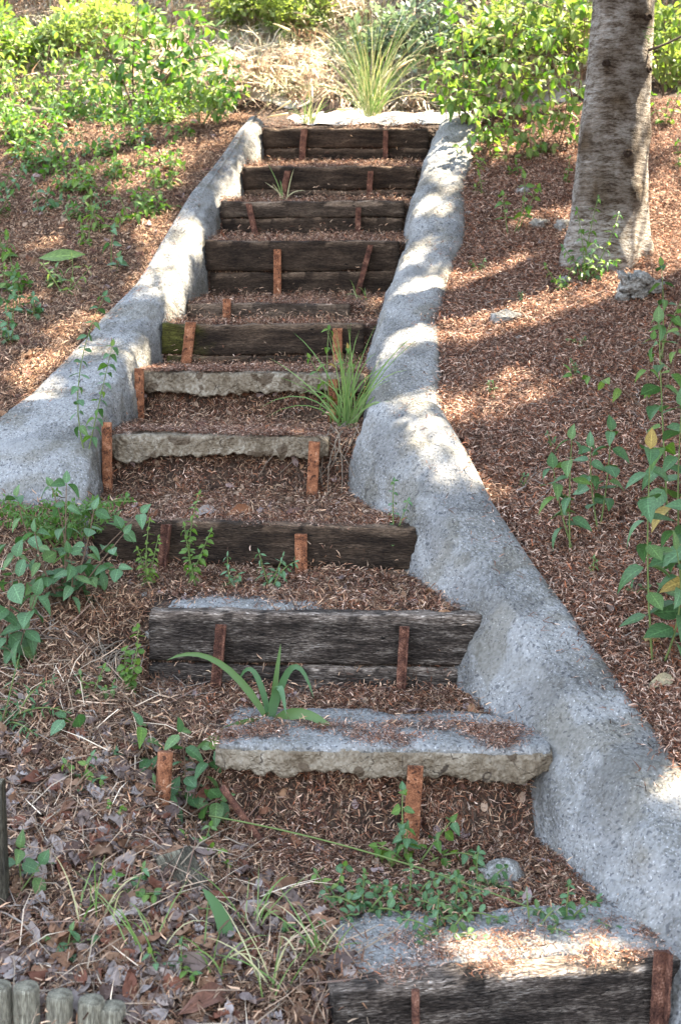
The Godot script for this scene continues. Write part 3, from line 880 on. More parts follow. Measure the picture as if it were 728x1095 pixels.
func make_litter() -> void:
	var r := RandomNumberGenerator.new()
	r.seed = 77
	var red := [Color(0.19, 0.090, 0.054), Color(0.25, 0.130, 0.080), Color(0.11, 0.052, 0.034), Color(0.36, 0.235, 0.165), Color(0.065, 0.036, 0.026), Color(0.22, 0.085, 0.042), Color(0.46, 0.34, 0.26)]
	var tan := [Color(0.25, 0.145, 0.085), Color(0.18, 0.095, 0.058), Color(0.38, 0.265, 0.175), Color(0.11, 0.058, 0.037), Color(0.07, 0.040, 0.028), Color(0.30, 0.205, 0.135)]
	var red_clumps := []
	var tan_clumps := []
	for i in 5:
		red_clumps.append(clump_mesh(r, 46, 0.032, 0.021, red))
		tan_clumps.append(clump_mesh(r, 42, 0.034, 0.024, tan))
	var white := [Color(1, 1, 1), Color(0.85, 0.8, 0.78), Color(1.1, 1.0, 0.95), Color(0.7, 0.66, 0.64)]
	scatter("needle_litter", "reddish brown needle litter on the slope beside the right kerb", red_clumps, M.litter, area_spots(44000, 0.35, 3.2, 2.9, 9.7, on_right), white, Vector2(0.8, 1.4))
	scatter("needle_litter", "brown needle litter on the slope left of the steps", tan_clumps, M.litter, area_spots(30000, -3.4, -0.6, 5.4, 10.4, on_left), white, Vector2(0.8, 1.4))
	scatter("needle_litter", "loose needle litter lying on the stair treads", red_clumps + tan_clumps, M.litter, area_spots(16000, -1.0, 0.9, 3.5, 9.3, on_treads), white, Vector2(0.7, 1.2))
	scatter("needle_litter", "tan needles and straw on the ground at the lower left", tan_clumps, M.litter, area_spots(13000, -2.0, 0.2, 2.9, 5.5, on_low), white, Vector2(0.8, 1.4))
	# a few needles blown onto the kerbs
	var on_kerb := []
	for i in 700:
		var which := rng.randi() % 3
		var d := rng.randf_range(3.4, 5.9) if which == 0 else rng.randf_range(6.0, 9.2) if which == 1 else rng.randf_range(5.6, 9.1)
		var u := rng.randf_range(0.60, 0.84) if which < 2 else rng.randf_range(0.17, 0.45)
		if rng.randf() < 0.6: u = 0.84 - absf(rng.randfn(0, 0.05)) if which < 2 else 0.17 + absf(rng.randfn(0, 0.06))
		var p := kerb_point(which < 2, which == 0, d, u, 2.6 if which == 0 else 5.4, 5.98 if which == 0 else 9.4)
		on_kerb.append([p, Vector3(0, 1, 0.3).normalized()])
	var single := []
	for i in 4: single.append(clump_mesh(r, 3, 0.02, 0.03, red))
	scatter("needle_litter", "single needles blown onto the concrete kerbs", single, M.litter, on_kerb, white, Vector2(0.8, 1.3), 0.2, 0.003)
	# needles lying along the slab nosings
	var on_slab := []
	for k in [[4, -0.88, -0.10, 900], [5, -0.86, 0.04, 1000], [1, -0.36, 0.54, 420], [0, 0.0, 0.78, 260], [7, -0.74, 0.05, 300], [3, -0.88, 0.2, 300]]:
		var q = steps[k[0]]
		for i in k[3]:
			var x := rng.randf_range(k[1], k[2])
			var at: float = q.l.y + (x - q.l.x) / (q.r.x - q.l.x) * (q.r.y - q.l.y)
			var f := rng.randf_range(0.012, 0.22)
			if lump.get_noise_2d(x * 6.0 + k[0] * 9.0, f * 9.0) < (0.10 if k[0] < 2 else -0.12): continue
			on_slab.append([W(x, q.y + 0.004 + (0.008 if k[0] in [0, 1, 4, 5] else -0.004), at + f), Vector3.UP])
	scatter("needle_litter", "needles lying along the concrete nosings", red_clumps, M.litter, on_slab, white, Vector2(0.5, 0.9), 0.15, 0.0)
	# long bleached straws
	var straws := []
	for i in 4: straws.append(clump_mesh(r, 5, 0.03, 0.13, [Color(0.32, 0.25, 0.18), Color(0.24, 0.18, 0.13), Color(0.42, 0.35, 0.26), Color(0.18, 0.12, 0.09)]))
	scatter("straw_litter", "long bleached straws lying over the leaf litter", straws, M.litter, area_spots(650, -1.5, 0.1, 3.0, 5.2, on_low), white, Vector2(0.7, 1.4), 0.5, 0.02)
	# broad dead leaves
	var dead := []
	for i in 6: dead.append(dead_leaf_mesh(r, r.randf_range(0.26, 0.42), r.randf_range(0.1, 0.9)))
	for i in dead.size():
		# lie flat: turn the face from z to y
		var st := start()
		st.append_from(dead[i], 0, Transform3D(Basis(Vector3.RIGHT, -PI / 2), Vector3(0, 0.006, 0)))
		dead[i] = st.commit()
	var mauve := [Color(0.16, 0.115, 0.095), Color(0.20, 0.15, 0.13), Color(0.10, 0.062, 0.048), Color(0.27, 0.21, 0.175), Color(0.20, 0.105, 0.06), Color(0.16, 0.065, 0.04), Color(0.32, 0.265, 0.235), Color(0.12, 0.085, 0.072), Color(0.24, 0.14, 0.085)]
	var brown := [Color(0.28, 0.16, 0.09), Color(0.20, 0.09, 0.05), Color(0.36, 0.25, 0.17), Color(0.30, 0.22, 0.20), Color(0.14, 0.07, 0.05)]
	scatter("leaf_litter", "grey mauve dead leaves carpeting the ground at the lower left", dead, M.dead, area_spots(14000, -1.5, 0.15, 3.0, 4.6, func(x, d): return on_low(x, d) and rng.randf() < smoothstep(4.6, 3.8, d) * (0.6 + 0.9 * lump.get_noise_2d(x * 3.0, d * 3.0 + 40.0))), mauve, Vector2(0.038, 0.085), 0.9, 0.020)
	scatter("leaf_litter", "curled brown leaf fragments on the middle treads", dead, M.dead, area_spots(1500, -0.9, 0.8, 3.6, 6.8, on_treads), brown, Vector2(0.025, 0.055), 0.9, 0.012)
	scatter("leaf_litter", "dead leaves scattered on the left slope", dead, M.dead, area_spots(2600, -3.2, -0.7, 5.5, 10.2, on_left), brown, Vector2(0.035, 0.075), 0.9, 0.014)
	scatter("leaf_litter", "dead leaves scattered on the right slope", dead, M.dead, area_spots(700, 0.5, 2.8, 3.2, 9.6, on_right), brown + mauve, Vector2(0.025, 0.055), 0.8, 0.012)

# ------------------------------------------------------------------ scene
func _ready() -> void:
	rng.seed = 20240
	lump.seed = 3
	lump.frequency = 0.7
	lump.fractal_octaves = 2
	rough.seed = 8
	rough.frequency = 5.0
	rough.fractal_octaves = 3
	pits.seed = 21
	pits.frequency = 22.0
	pits.fractal_octaves = 2

	var cam := Camera3D.new()
	cam.name = "camera"
	cam.projection = Camera3D.PROJECTION_FRUSTUM
	cam.near = 0.1
	cam.far = 300.0
	cam.size = 0.1 * 1095.0 / 1600.0
	cam.frustum_offset = Vector2(0, -0.1 * 277.5 / 1600.0)
	cam.position = Vector3(0, EYE, 0)
	var lens := CameraAttributesPhysical.new()
	lens.frustum_focal_length = 35.0
	lens.frustum_near = 0.1
	lens.frustum_far = 300.0
	lens.frustum_focus_distance = 5.2
	lens.exposure_aperture = 4.0
	cam.attributes = lens
	add_child(cam)
	cam.current = true

	var sky := ProceduralSkyMaterial.new()
	sky.sky_top_color = Color(0.68, 0.75, 0.86)
	sky.sky_horizon_color = Color(0.93, 0.94, 0.95)
	sky.sky_curve = 0.18
	sky.ground_bottom_color = Color(0.25, 0.22, 0.18)
	sky.ground_horizon_color = Color(0.55, 0.55, 0.52)
	var env := Environment.new()
	env.background_mode = Environment.BG_SKY
	env.sky = Sky.new()
	env.sky.sky_material = sky
	env.tonemap_mode = Environment.TONE_MAPPER_LINEAR
	env.tonemap_exposure = 9.8
	env.background_energy_multiplier = 0.65
	env.sdfgi_enabled = true
	env.ssao_enabled = true
	env.ssil_enabled = true
	var we := WorldEnvironment.new()
	we.name = "environment"
	we.environment = env
	add_child(we)
	var sun := DirectionalLight3D.new()
	sun.name = "sun"
	sun.light_energy = 1.6
	sun.light_color = Color(1.0, 0.95, 0.86)
	sun.light_angular_distance = 0.5
	sun.shadow_enabled = true
	add_child(sun)
	sun.look_at_from_position(TO_SUN * 30.0, Vector3.ZERO)

	make_materials()
	make_ground()
	make_kerb(true, true, 2.6, 5.98, "lower grey concrete kerb with tall rough inner face on the right")
	make_kerb(true, false, 5.9, 9.4, "upper smooth concrete kerb on the right of the steps")
	make_kerb(false, false, 5.22, 9.4, "left concrete kerb widening to a broad apron at its foot")
	make_steps()
	make_trees()
	make_litter()
	make_bank()
	make_plants()
	make_low_weeds()
	make_small_things()

func make_trees() -> void:
	var spray := crown_spray()
	var t := make_tree("pale barked pine with dark knots at the top of the right slope", 1.34, 7.6, 0.20, 9.5, 2.75, 76, 2.9, Vector3(0.075, 0, 0), [[1.35, 0.50, 0.06, 1], [2.1, 0.95, 0.055, 1], [0.75, 0.92, 0.05, 1], [0.95, 1.18, 0.06, 1], [2.3, 1.30, 0.06], [1.9, 1.62, 0.06, 1], [0.9, 1.75, 0.08], [0.4, 0.62, 0.05], [1.6, 2.0, 0.08], [1.75, 0.75, 0.07], [1.2, 1.42, 0.05], [2.5, 0.55, 0.07], [1.5, 1.05, 0.045], [0.55, 1.4, 0.07], [2.05, 0.3, 0.08], [1.0, 0.3, 0.06]], spray)
	# a low green twig leaving the trunk
	var a := Vector3(0.20, 1.02, 0.10)
	var st := start()
	tube(st, bend(a, a + Vector3(0.30, 0.16, 0.12), Vector3(0, -0.02, 0)), 0.008, 0.003)
	var tw := part("twig", finish(st), M.limb, t)
	var nst := start()
	for i in 90:
		var p := a.lerp(a + Vector3(0.30, 0.16, 0.12), rng.randf_range(-0.1, 1.0)) + Vector3(rng.randfn(-0.05, 0.05), rng.randfn(0.03, 0.02), 0.0)
		var e := p + Vector3(rng.randfn(0.0, 0.6), rng.randfn(0.25, 0.5), rng.randfn(0.2, 0.5)).normalized() * 0.05
		var w := Vector3(0.0016, 0.0016, 0)
		for q in [p - w, e, p + w]:
			nst.set_color(Color.WHITE)
			nst.add_vertex(q)
	part("needles", finish(nst), M.fresh[2], tw)
	make_tree("tall pine outside the view to the right of the middle steps", 3.2, 5.9, 0.17, 11.0, 3.0, 80, 3.2, Vector3(0.01, 0, 0.0), [], spray)
	make_tree("pine outside the view beyond the rock on the right", 4.0, 8.5, 0.15, 10.0, 2.6, 80, 3.1, Vector3.ZERO, [], spray)
	make_tree("pine outside the view at the top of the right slope", 3.1, 11.4, 0.15, 9.5, 2.4, 76, 3.0, Vector3.ZERO, [], spray)
	make_tree("pine outside the view beside the bottom step", 3.0, 3.6, 0.16, 9.0, 2.8, 70, 3.0, Vector3.ZERO, [], spray)
	make_tree("farthest pine outside the view to the right", 5.6, 7.2, 0.18, 12.0, 3.0, 80, 3.3, Vector3.ZERO, [], spray)

# ------------------------------------------------------------------ plants
var leaf_tool: SurfaceTool

func put_leaf(o: Node, p: Vector3, dir: Vector3, face: Vector3, spec: Dictionary, size: float) -> void:
	var meshes: Array = leaf_mesh[spec.get("shape", "ovate")]
	var mesh: Mesh = meshes[rng.randi() % meshes.size()]
	var t := aim(dir, face, size, p, spec.get("wide", 1.0) * rng.randf_range(0.88, 1.12))
	if leaf_tool:
		leaf_tool.append_from(mesh, 0, t)
		return
	var mats: Array = M[spec.get("mats", "cool")]
	if spec.has("odd") and rng.randf() < spec.get("odd_share", 0.06): mats = M[spec.odd]
	part("leaf", mesh, mats[rng.randi() % mats.size()], o, t)

func leaves_along(o: Node, line: Array, spec: Dictionary, from: float, count: int, l0: float, l1: float) -> void:
	var az := rng.randf() * TAU
	for i in count:
		var t := lerpf(from, 1.0, float(i) / maxi(1, count - 1)) if count > 1 else 1.0
		var p: Vector3 = catmull(line, t)
		var ax: Vector3 = (catmull(line, minf(1.0, t + 0.08)) - catmull(line, maxf(0.0, t - 0.08))).normalized()
		var u := ax.cross(Vector3(0.1, 0.2, 1.0)).normalized()
		var v := ax.cross(u)
		var pair: int = spec.get("whorl", 2)
		for k in pair:
			var a := az + TAU * k / pair + rng.randf_range(-0.35, 0.35)
			var rad := u * cos(a) + v * sin(a)
			var dir: Vector3 = rad + ax * spec.get("rise", 0.35) + Vector3(0, -spec.get("droop", 0.25) - 0.15 + rng.randf_range(-0.35, 0.25), 0)
			var face: Vector3 = Vector3(0, 1, 0) + rad * 0.4 + Vector3(rng.randfn(0, 0.45), 0, rng.randfn(0.25, 0.45))
			var size := lerpf(l0, l1, t) * rng.randf_range(0.75, 1.15)
			put_leaf(o, p + dir.normalized() * size * 0.12, dir, face, spec, size)
		az += spec.get("turn", 1.5708) + rng.randf_range(-0.2, 0.2)
		if i == count - 1 and spec.get("tip", true):
			put_leaf(o, p, ax + Vector3(0, 0.1, 0), Vector3(rng.randfn(0, 0.4), 0.6, 0.8), spec, l1 * 0.8)

# stems: [dx, height, dd, foot dx, foot dd]
func plant(called: String, label: String, category: String, group: String, x: float, d: float, stems: Array, spec: Dictionary) -> Node3D:
	var base := at_ground(x, d, -0.01)
	if spec.has("y"): base.y = spec.y + EYE
	var o := thing(called, label, category, base, 0.0, group)
	var st := start()
	leaf_tool = start() if spec.get("small", false) else null
	for s in stems:
		var foot := Vector3(s[3] if s.size() > 3 else rng.randfn(0, 0.012), 0, -(s[4] if s.size() > 4 else rng.randfn(0, 0.012)))
		var tip := Vector3(s[0], s[1], -s[2])
		var len := (tip - foot).length()
		var sag := Vector3(rng.randfn(0, 0.04), 0, rng.randfn(0, 0.04)) * len
		if absf(tip.x) > tip.y * 0.8: sag.y += 0.14 * len * spec.get("arch", 1.0)
		var line := bend(foot, tip, sag, 7)
		tube(st, line, spec.get("thick", 0.0035), spec.get("thick", 0.0035) * 0.4, 5)
		if spec.get("branches", 0) > 0:
			var nb: int = spec.branches
			for b in nb:
				var t := lerpf(spec.get("from", 0.3), 0.97, (b + rng.randf() * 0.6) / nb)
				var p: Vector3 = catmull(line, t)
				var az := b * 2.4 + rng.randf_range(-0.5, 0.5)
				var bl: float = spec.branch * rng.randf_range(0.6, 1.15)
				var e := p + Vector3(cos(az) * bl, bl * rng.randf_range(-0.1, 0.45), sin(az) * bl * 0.8)
				var bline := bend(p, e, Vector3(0, 0.06 * bl, 0), 4)
				tube(st, bline, spec.get("thick", 0.0035) * 0.5, 0.001, 4)
				leaves_along(o, bline, spec, 0.25, spec.nodes, spec.leaf, spec.leaf * 0.8)
			leaves_along(o, line, spec, 0.75, 2, spec.leaf, spec.leaf * 0.8)
		else:
			leaves_along(o, line, spec, spec.get("from", 0.25), spec.nodes, spec.leaf, spec.get("leaf_top", spec.leaf * 0.6))
	part("stem", finish(st), M[spec.get("stem", "stem_green")], o)
	if leaf_tool:
		var mats: Array = M[spec.get("mats", "cool")]
		part("leaves", leaf_tool.commit(), mats[rng.randi() % mats.size()], o)
	leaf_tool = null
	return o

func blade_strip(pts: Array, wide: float, keel := 0.25) -> ArrayMesh:
	var st := start()
	var n := pts.size()
	var rows := []
	for i in n:
		var t := float(i) / (n - 1)
		var ax: Vector3 = (pts[mini(i + 1, n - 1)] - pts[maxi(i - 1, 0)]).normalized()
		var s := ax.cross(Vector3(0.25, 0.3, 1)).normalized()
		var up := s.cross(ax)
		var w := wide * 0.5 * minf(1.0, 0.45 + 3.0 * t) * pow(1.0 - t, 0.55)
		rows.append([pts[i] - s * w + up * w * keel, pts[i], pts[i] + s * w + up * w * keel])
	for i in n - 1:
		for j in 2:
			for c in [[i, j], [i + 1, j], [i + 1, j + 1], [i, j], [i + 1, j + 1], [i, j + 1]]:
				st.set_color(Color(1.1, 1.1, 1.1) if c[1] == 1 else Color(0.95, 0.95, 0.95))
				st.add_vertex(rows[c[0]][c[1]])
	return finish(st)

func grass(label: String, group: String, x: float, d: float, count: int, high: float, spread: float, wide: float, mats: Array, heads := 0, y := 99.0) -> Node3D:
	var base := at_ground(x, d, -0.01)
	if y < 90.0: base.y = y + EYE
	var o := thing("grass_tuft", label, "grass", base, 0.0, group)
	for i in count:
		var a := rng.randf() * TAU
		var h := high * rng.randf_range(0.45, 1.0)
		var out := Vector3(cos(a), 0, sin(a) * 0.7) * spread * rng.randf_range(0.15, 1.0)
		var foot := Vector3(rng.randfn(0, 0.02), 0, rng.randfn(0, 0.02))
		var top := foot + out + Vector3(0, h, 0)
		var droop := out.length() * rng.randf_range(0.0, 0.9)
		var pts := []
		for k in 8:
			var t := k / 7.0
			pts.append(foot.lerp(top, t) - Vector3(0, droop * t * t * t, 0) + out * (t * t - t) * 0.5)
		var head := i < heads
		part("blade", blade_strip(pts, wide * (0.5 if head else 1.0) * rng.randf_range(0.7, 1.2)), mats[rng.randi() % mats.size()], o)
		if head:
			var st := start()
			var e: Vector3 = pts[7]
			var ax: Vector3 = (pts[7] - pts[5]).normalized()
			tube(st, [e - ax * 0.02, e + ax * 0.04, e + ax * 0.09, e + ax * 0.13 - Vector3(0, 0.006, 0)], 0.009, 0.003, 6)
			part("seed_head", finish(st), M.seed_head, o)
	return o

func make_bank() -> void:
	# the sunlit landing
	var st := start()
	for i in 10:
		for j in 30:
			var f := func(a: int, b: int) -> Vector3:
				var x := lerpf(-0.30, 1.0, b / 30.0)
				var d := lerpf(9.36 + 0.10 * lump.get_noise_1d(x * 6.0), 10.5 + 0.25 * lump.get_noise_1d(x * 5.0 + 30.0), a / 10.0)
				x += 0.12 * lump.get_noise_2d(d * 5.0, 4.0)
				return W(x, ground(x, d) + 0.010 + 0.012 * rough.get_noise_2d(x, d), d)
			for c in [[i, j], [i + 1, j], [i + 1, j + 1], [i, j], [i + 1, j + 1], [i, j + 1]]: st.add_vertex(f.call(c[0], c[1]))
	var o := part("landing_path", finish(st), M.gravel, self)
	tag(o, "pale sunlit gravel path above the top step", "", "", "structure")
	# dry pale soil of the bank
	var bs := start()
	for i in 46:
		for j in 130:
			var g := func(a: int, b: int) -> Vector3:
				var x := lerpf(-8.0, 8.0, b / 130.0)
				var d := lerpf(10.62 + 0.1 * lump.get_noise_1d(x * 4.0), 20.0, pow(a / 46.0, 1.6))
				return W(x, ground(x, d) + lerpf(-0.04, 0.02, minf(1.0, a / 3.0)), d)
			for c in [[i, j], [i + 1, j], [i + 1, j + 1], [i, j], [i + 1, j + 1], [i, j + 1]]: bs.add_vertex(g.call(c[0], c[1]))
	var bo := part("bank", finish(bs), M.gravel, self)
	tag(bo, "dry pale earth of the steep bank behind the landing", "", "", "structure")
	# dry grass covering the bank
	var r := RandomNumberGenerator.new()
	r.seed = 9
	var tufts := []
	for k in 3:
		var s := start()
		for i in 40:
			var a := r.randf() * TAU
			var out := Vector3(cos(a), 0, sin(a)) * r.randf_range(0.05, 0.30)
			var h := r.randf_range(0.03, 0.20)
			var foot := Vector3(r.randfn(0, 0.05), -0.02, r.randfn(0, 0.05))
			var m := foot + out * 0.4 + Vector3(0, h * 0.7, 0)
			var e := foot + out + Vector3(0, h * r.randf_range(0.5, 1.0), 0)
			var w := out.cross(Vector3.UP).normalized() * 0.004
			var g := r.randf_range(0.7, 1.25)
			for q in [foot - w, m - w, m + w, foot - w, m + w, foot + w, m - w, e, m + w]:
				s.set_color(Color(g, g, g))
				s.add_vertex(q)
		tufts.append(finish(s))
	var spots := []
	for i in 7000:
		var x := rng.randf_range(-5.0, 5.0)
		var d := rng.randf_range(10.75, 15.5)
		spots.append([at_ground(x, d), Vector3(0, 1, 0.4).normalized()])
	scatter("dry_grass", "bleached brown dry grass covering the bank behind the steps", tufts, M.straw, spots, [Color(0.54, 0.39, 0.28), Color(0.62, 0.52, 0.40), Color(0.44, 0.29, 0.20), Color(0.56, 0.48, 0.35), Color(0.42, 0.41, 0.26)], Vector2(0.7, 1.5), 0.3, 0.0)
	# grey green bushes on the bank
	var tool := start()
	for i in 22:
		var dir := Vector3(r.randfn(0, 1), r.randfn(0.5, 0.6), r.randfn(0.3, 0.8)).normalized()
		tool.append_from(leaf_mesh["ovate"][i % 4], 0, aim(dir, Vector3(r.randfn(0, 0.5), 1, 0.5), r.randf_range(0.035, 0.06), dir * r.randf_range(0.0, 0.09)))
	var clump := tool.commit()
	for b in [[0.55, 11.2, 0.5, 0.55, "grey green bush on the bank behind the tall grass"], [0.95, 11.9, 0.5, 0.6, "grey green bush on the bank left of the sapling"], [0.25, 12.6, 0.5, 0.5, "grey green bush high on the bank above the tall grass"], [-1.15, 12.2, 0.7, 0.7, "grey green bush high on the bank behind the young tree"], [-2.3, 12.0, 0.6, 0.6, "grey green bush on the bank at the top left corner"], [1.9, 11.8, 0.6, 0.7, "grey green bush on the bank behind the pine trunk"], [2.9, 11.9, 0.6, 0.7, "grey green bush on the bank at the top right corner"], [-0.55, 11.6, 0.45, 0.4, "pale green weed clump on the bank left of the tall grass", 1], [-1.75, 11.3, 0.5, 0.45, "pale green weed clump on the bank behind the tall airy shrub", 1], [-0.1, 12.1, 0.5, 0.45, "pale green weed clump high on the bank above the stair", 1], [-2.7, 11.2, 0.5, 0.5, "pale green weed clump on the bank beyond the fallen branch", 1], [1.4, 11.1, 0.5, 0.5, "pale green weed clump on the bank behind the saplings", 1], [2.4, 11.0, 0.5, 0.5, "pale green weed clump on the bank right of the pine trunk", 1]]:
		var at := at_ground(b[0], b[1], -0.05)
		var t := thing("bank_bush", b[4], "bush", at, 0.0, "grey green bushes on the bank")
		var stt := start()
		var pts := []
		for i in 7:
			var a := TAU * i / 7.0
			tube(stt, bend(Vector3.ZERO, Vector3(cos(a) * b[2] * 0.7, b[3] * 0.8, sin(a) * b[2] * 0.5), Vector3(0, 0.05, 0), 4), 0.008, 0.003, 4)
		part("stem", finish(stt), M.stem_brown, t)
		var mm := MultiMesh.new()
		mm.transform_format = MultiMesh.TRANSFORM_3D
		mm.mesh = clump
		mm.instance_count = 130
		for i in 130:
			var a := rng.randf() * TAU
			var q := sqrt(rng.randf())
			var p := Vector3(cos(a) * q * b[2], b[3] * (rng.randf_range(0.1, 1.0) * (1.15 - q * 0.6)), sin(a) * q * b[2] * 0.8)
			p += Vector3(1, 1, 1) * lump.get_noise_3d(p.x * 6.0 + b[0], p.y * 6.0, p.z * 6.0) * 0.12
			mm.set_instance_transform(i, Transform3D(Basis(Vector3.UP, rng.randf() * TAU).scaled(Vector3.ONE * rng.randf_range(0.7, 1.3)), p))
		var c := MultiMeshInstance3D.new()
		c.name = "foliage"
		c.set_meta("kind", "stuff")
		c.multimesh = mm
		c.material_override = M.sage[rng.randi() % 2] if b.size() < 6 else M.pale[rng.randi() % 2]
		t.add_child(c, true)

func make_plants() -> void:
	var sh := "leafy shrubs at the top of the slope"
	plant("young_tree", "bright green young tree with thin stem at the top left", "tree", sh, -1.34, 9.8, [[0.02, 0.72, 0], [0.23, 0.82, 0.05], [0.41, 0.68, -0.05], [-0.23, 0.56, 0.05], [0.50, 0.43, -0.1]], {"shape": "lance", "wide": 1.35, "leaf": 0.105, "nodes": 4, "branches": 6, "branch": 0.22, "mats": "fresh", "from": 0.3, "thick": 0.009, "stem": "stem_brown"})
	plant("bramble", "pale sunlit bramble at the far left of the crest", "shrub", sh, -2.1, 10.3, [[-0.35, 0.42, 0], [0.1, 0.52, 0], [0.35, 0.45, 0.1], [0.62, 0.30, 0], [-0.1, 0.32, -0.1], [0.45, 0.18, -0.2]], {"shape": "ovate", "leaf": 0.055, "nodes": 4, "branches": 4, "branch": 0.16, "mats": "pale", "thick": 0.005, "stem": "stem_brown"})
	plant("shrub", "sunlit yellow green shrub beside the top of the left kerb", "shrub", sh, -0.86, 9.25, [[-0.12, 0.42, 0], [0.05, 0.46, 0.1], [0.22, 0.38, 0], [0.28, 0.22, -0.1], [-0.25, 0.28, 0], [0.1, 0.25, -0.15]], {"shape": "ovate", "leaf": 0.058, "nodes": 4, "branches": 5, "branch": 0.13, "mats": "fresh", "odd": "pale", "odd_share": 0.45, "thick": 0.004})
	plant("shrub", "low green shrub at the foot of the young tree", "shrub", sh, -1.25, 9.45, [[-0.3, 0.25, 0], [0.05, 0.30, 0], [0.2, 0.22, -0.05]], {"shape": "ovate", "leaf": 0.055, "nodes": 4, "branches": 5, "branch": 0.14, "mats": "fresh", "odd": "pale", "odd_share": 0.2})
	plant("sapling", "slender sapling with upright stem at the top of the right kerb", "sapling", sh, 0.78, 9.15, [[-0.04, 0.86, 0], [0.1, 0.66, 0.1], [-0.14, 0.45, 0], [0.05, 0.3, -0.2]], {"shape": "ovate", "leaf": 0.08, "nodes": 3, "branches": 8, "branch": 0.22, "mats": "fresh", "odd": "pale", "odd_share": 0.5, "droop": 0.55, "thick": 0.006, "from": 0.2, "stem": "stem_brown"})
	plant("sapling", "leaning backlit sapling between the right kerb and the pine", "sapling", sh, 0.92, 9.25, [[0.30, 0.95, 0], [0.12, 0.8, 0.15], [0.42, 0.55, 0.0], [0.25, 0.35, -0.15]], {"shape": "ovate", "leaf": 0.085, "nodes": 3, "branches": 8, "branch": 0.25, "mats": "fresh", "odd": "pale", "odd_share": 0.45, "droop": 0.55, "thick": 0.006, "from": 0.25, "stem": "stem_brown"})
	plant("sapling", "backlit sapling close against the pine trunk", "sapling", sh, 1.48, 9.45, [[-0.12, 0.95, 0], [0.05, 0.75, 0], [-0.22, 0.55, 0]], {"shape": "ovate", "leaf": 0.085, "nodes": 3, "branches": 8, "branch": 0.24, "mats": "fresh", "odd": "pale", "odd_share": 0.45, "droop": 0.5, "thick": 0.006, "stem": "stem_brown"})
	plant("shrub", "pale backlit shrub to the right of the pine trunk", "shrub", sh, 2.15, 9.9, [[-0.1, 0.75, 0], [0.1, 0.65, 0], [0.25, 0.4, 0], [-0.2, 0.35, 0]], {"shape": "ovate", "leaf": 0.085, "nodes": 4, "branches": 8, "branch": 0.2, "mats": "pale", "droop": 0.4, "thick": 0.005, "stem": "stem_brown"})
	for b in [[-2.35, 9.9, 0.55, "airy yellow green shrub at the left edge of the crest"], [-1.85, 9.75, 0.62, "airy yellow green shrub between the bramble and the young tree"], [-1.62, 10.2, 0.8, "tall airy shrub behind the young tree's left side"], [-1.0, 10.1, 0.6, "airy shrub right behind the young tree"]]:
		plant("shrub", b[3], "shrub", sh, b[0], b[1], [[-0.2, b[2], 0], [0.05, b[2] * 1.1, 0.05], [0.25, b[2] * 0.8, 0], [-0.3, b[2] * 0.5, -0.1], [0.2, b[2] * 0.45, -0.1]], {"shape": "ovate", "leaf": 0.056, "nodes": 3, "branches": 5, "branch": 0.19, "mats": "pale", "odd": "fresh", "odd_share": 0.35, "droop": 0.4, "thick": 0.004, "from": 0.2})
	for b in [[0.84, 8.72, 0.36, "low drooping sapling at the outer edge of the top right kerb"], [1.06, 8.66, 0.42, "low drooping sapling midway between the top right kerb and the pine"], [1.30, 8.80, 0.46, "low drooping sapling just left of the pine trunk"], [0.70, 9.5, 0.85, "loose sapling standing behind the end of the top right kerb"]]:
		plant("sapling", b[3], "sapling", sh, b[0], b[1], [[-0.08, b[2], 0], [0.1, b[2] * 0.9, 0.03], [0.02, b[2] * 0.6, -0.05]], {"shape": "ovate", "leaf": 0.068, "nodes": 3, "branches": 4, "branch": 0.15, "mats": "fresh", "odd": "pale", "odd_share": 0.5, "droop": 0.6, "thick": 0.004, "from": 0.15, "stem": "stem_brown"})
	grass("tall pale grass with seed heads above the top step", "", 0.20, 10.1, 130, 1.08, 0.95, 0.0055, [M.grass[1], M.grass[2], M.grass[2], M.grass[0]], 20)
	grass("short bright grass at the left of the landing", "grass at the landing", -0.2, 9.75, 30, 0.28, 0.22, 0.008, M.grass, 4)
	# right slope
	var rs := "leafy plants on the right slope"
	plant("vine", "leafy vine climbing the foot of the pine trunk", "vine", rs, 1.20, 7.28, [[0.06, 0.42, 0.05], [-0.05, 0.36, 0], [0.16, 0.34, 0.05], [-0.12, 0.18, -0.02], [0.02, 0.2, -0.1], [0.12, 0.12, -0.1]], {"shape": "ovate", "leaf": 0.05, "nodes": 7, "mats": "cool", "odd": "fresh", "odd_share": 0.5, "droop": 0.5})
	plant("weed", "young plant with bright heart leaves left of the pine trunk", "plant", rs, 0.90, 7.85, [[0.06, 0.33, 0], [-0.05, 0.22, 0], [0.14, 0.26, 0.05]], {"shape": "heart", "leaf": 0.065, "nodes": 4, "mats": "fresh", "from": 0.45})
	plant("weed", "small leafy plant beside the white stone under the pine", "plant", rs, 1.05, 7.22, [[-0.06, 0.14, 0], [0.06, 0.12, 0], [0.0, 0.08, -0.06]], {"shape": "ovate", "leaf": 0.045, "nodes": 4, "mats": "fresh"})
	plant("weed", "low sprout at the outer edge of the upper right kerb", "plant", rs, 0.70, 7.5, [[0.02, 0.07, 0], [-0.05, 0.06, 0]], {"shape": "ovate", "leaf": 0.03, "nodes": 3, "mats": "cool"})
	plant("weed", "low plant in the shade right of the pine trunk", "plant", rs, 1.95, 9.0, [[-0.08, 0.2, 0], [0.08, 0.22, 0], [0.0, 0.15, -0.1]], {"shape": "ovate", "leaf": 0.055, "nodes": 4, "mats": "fresh"})
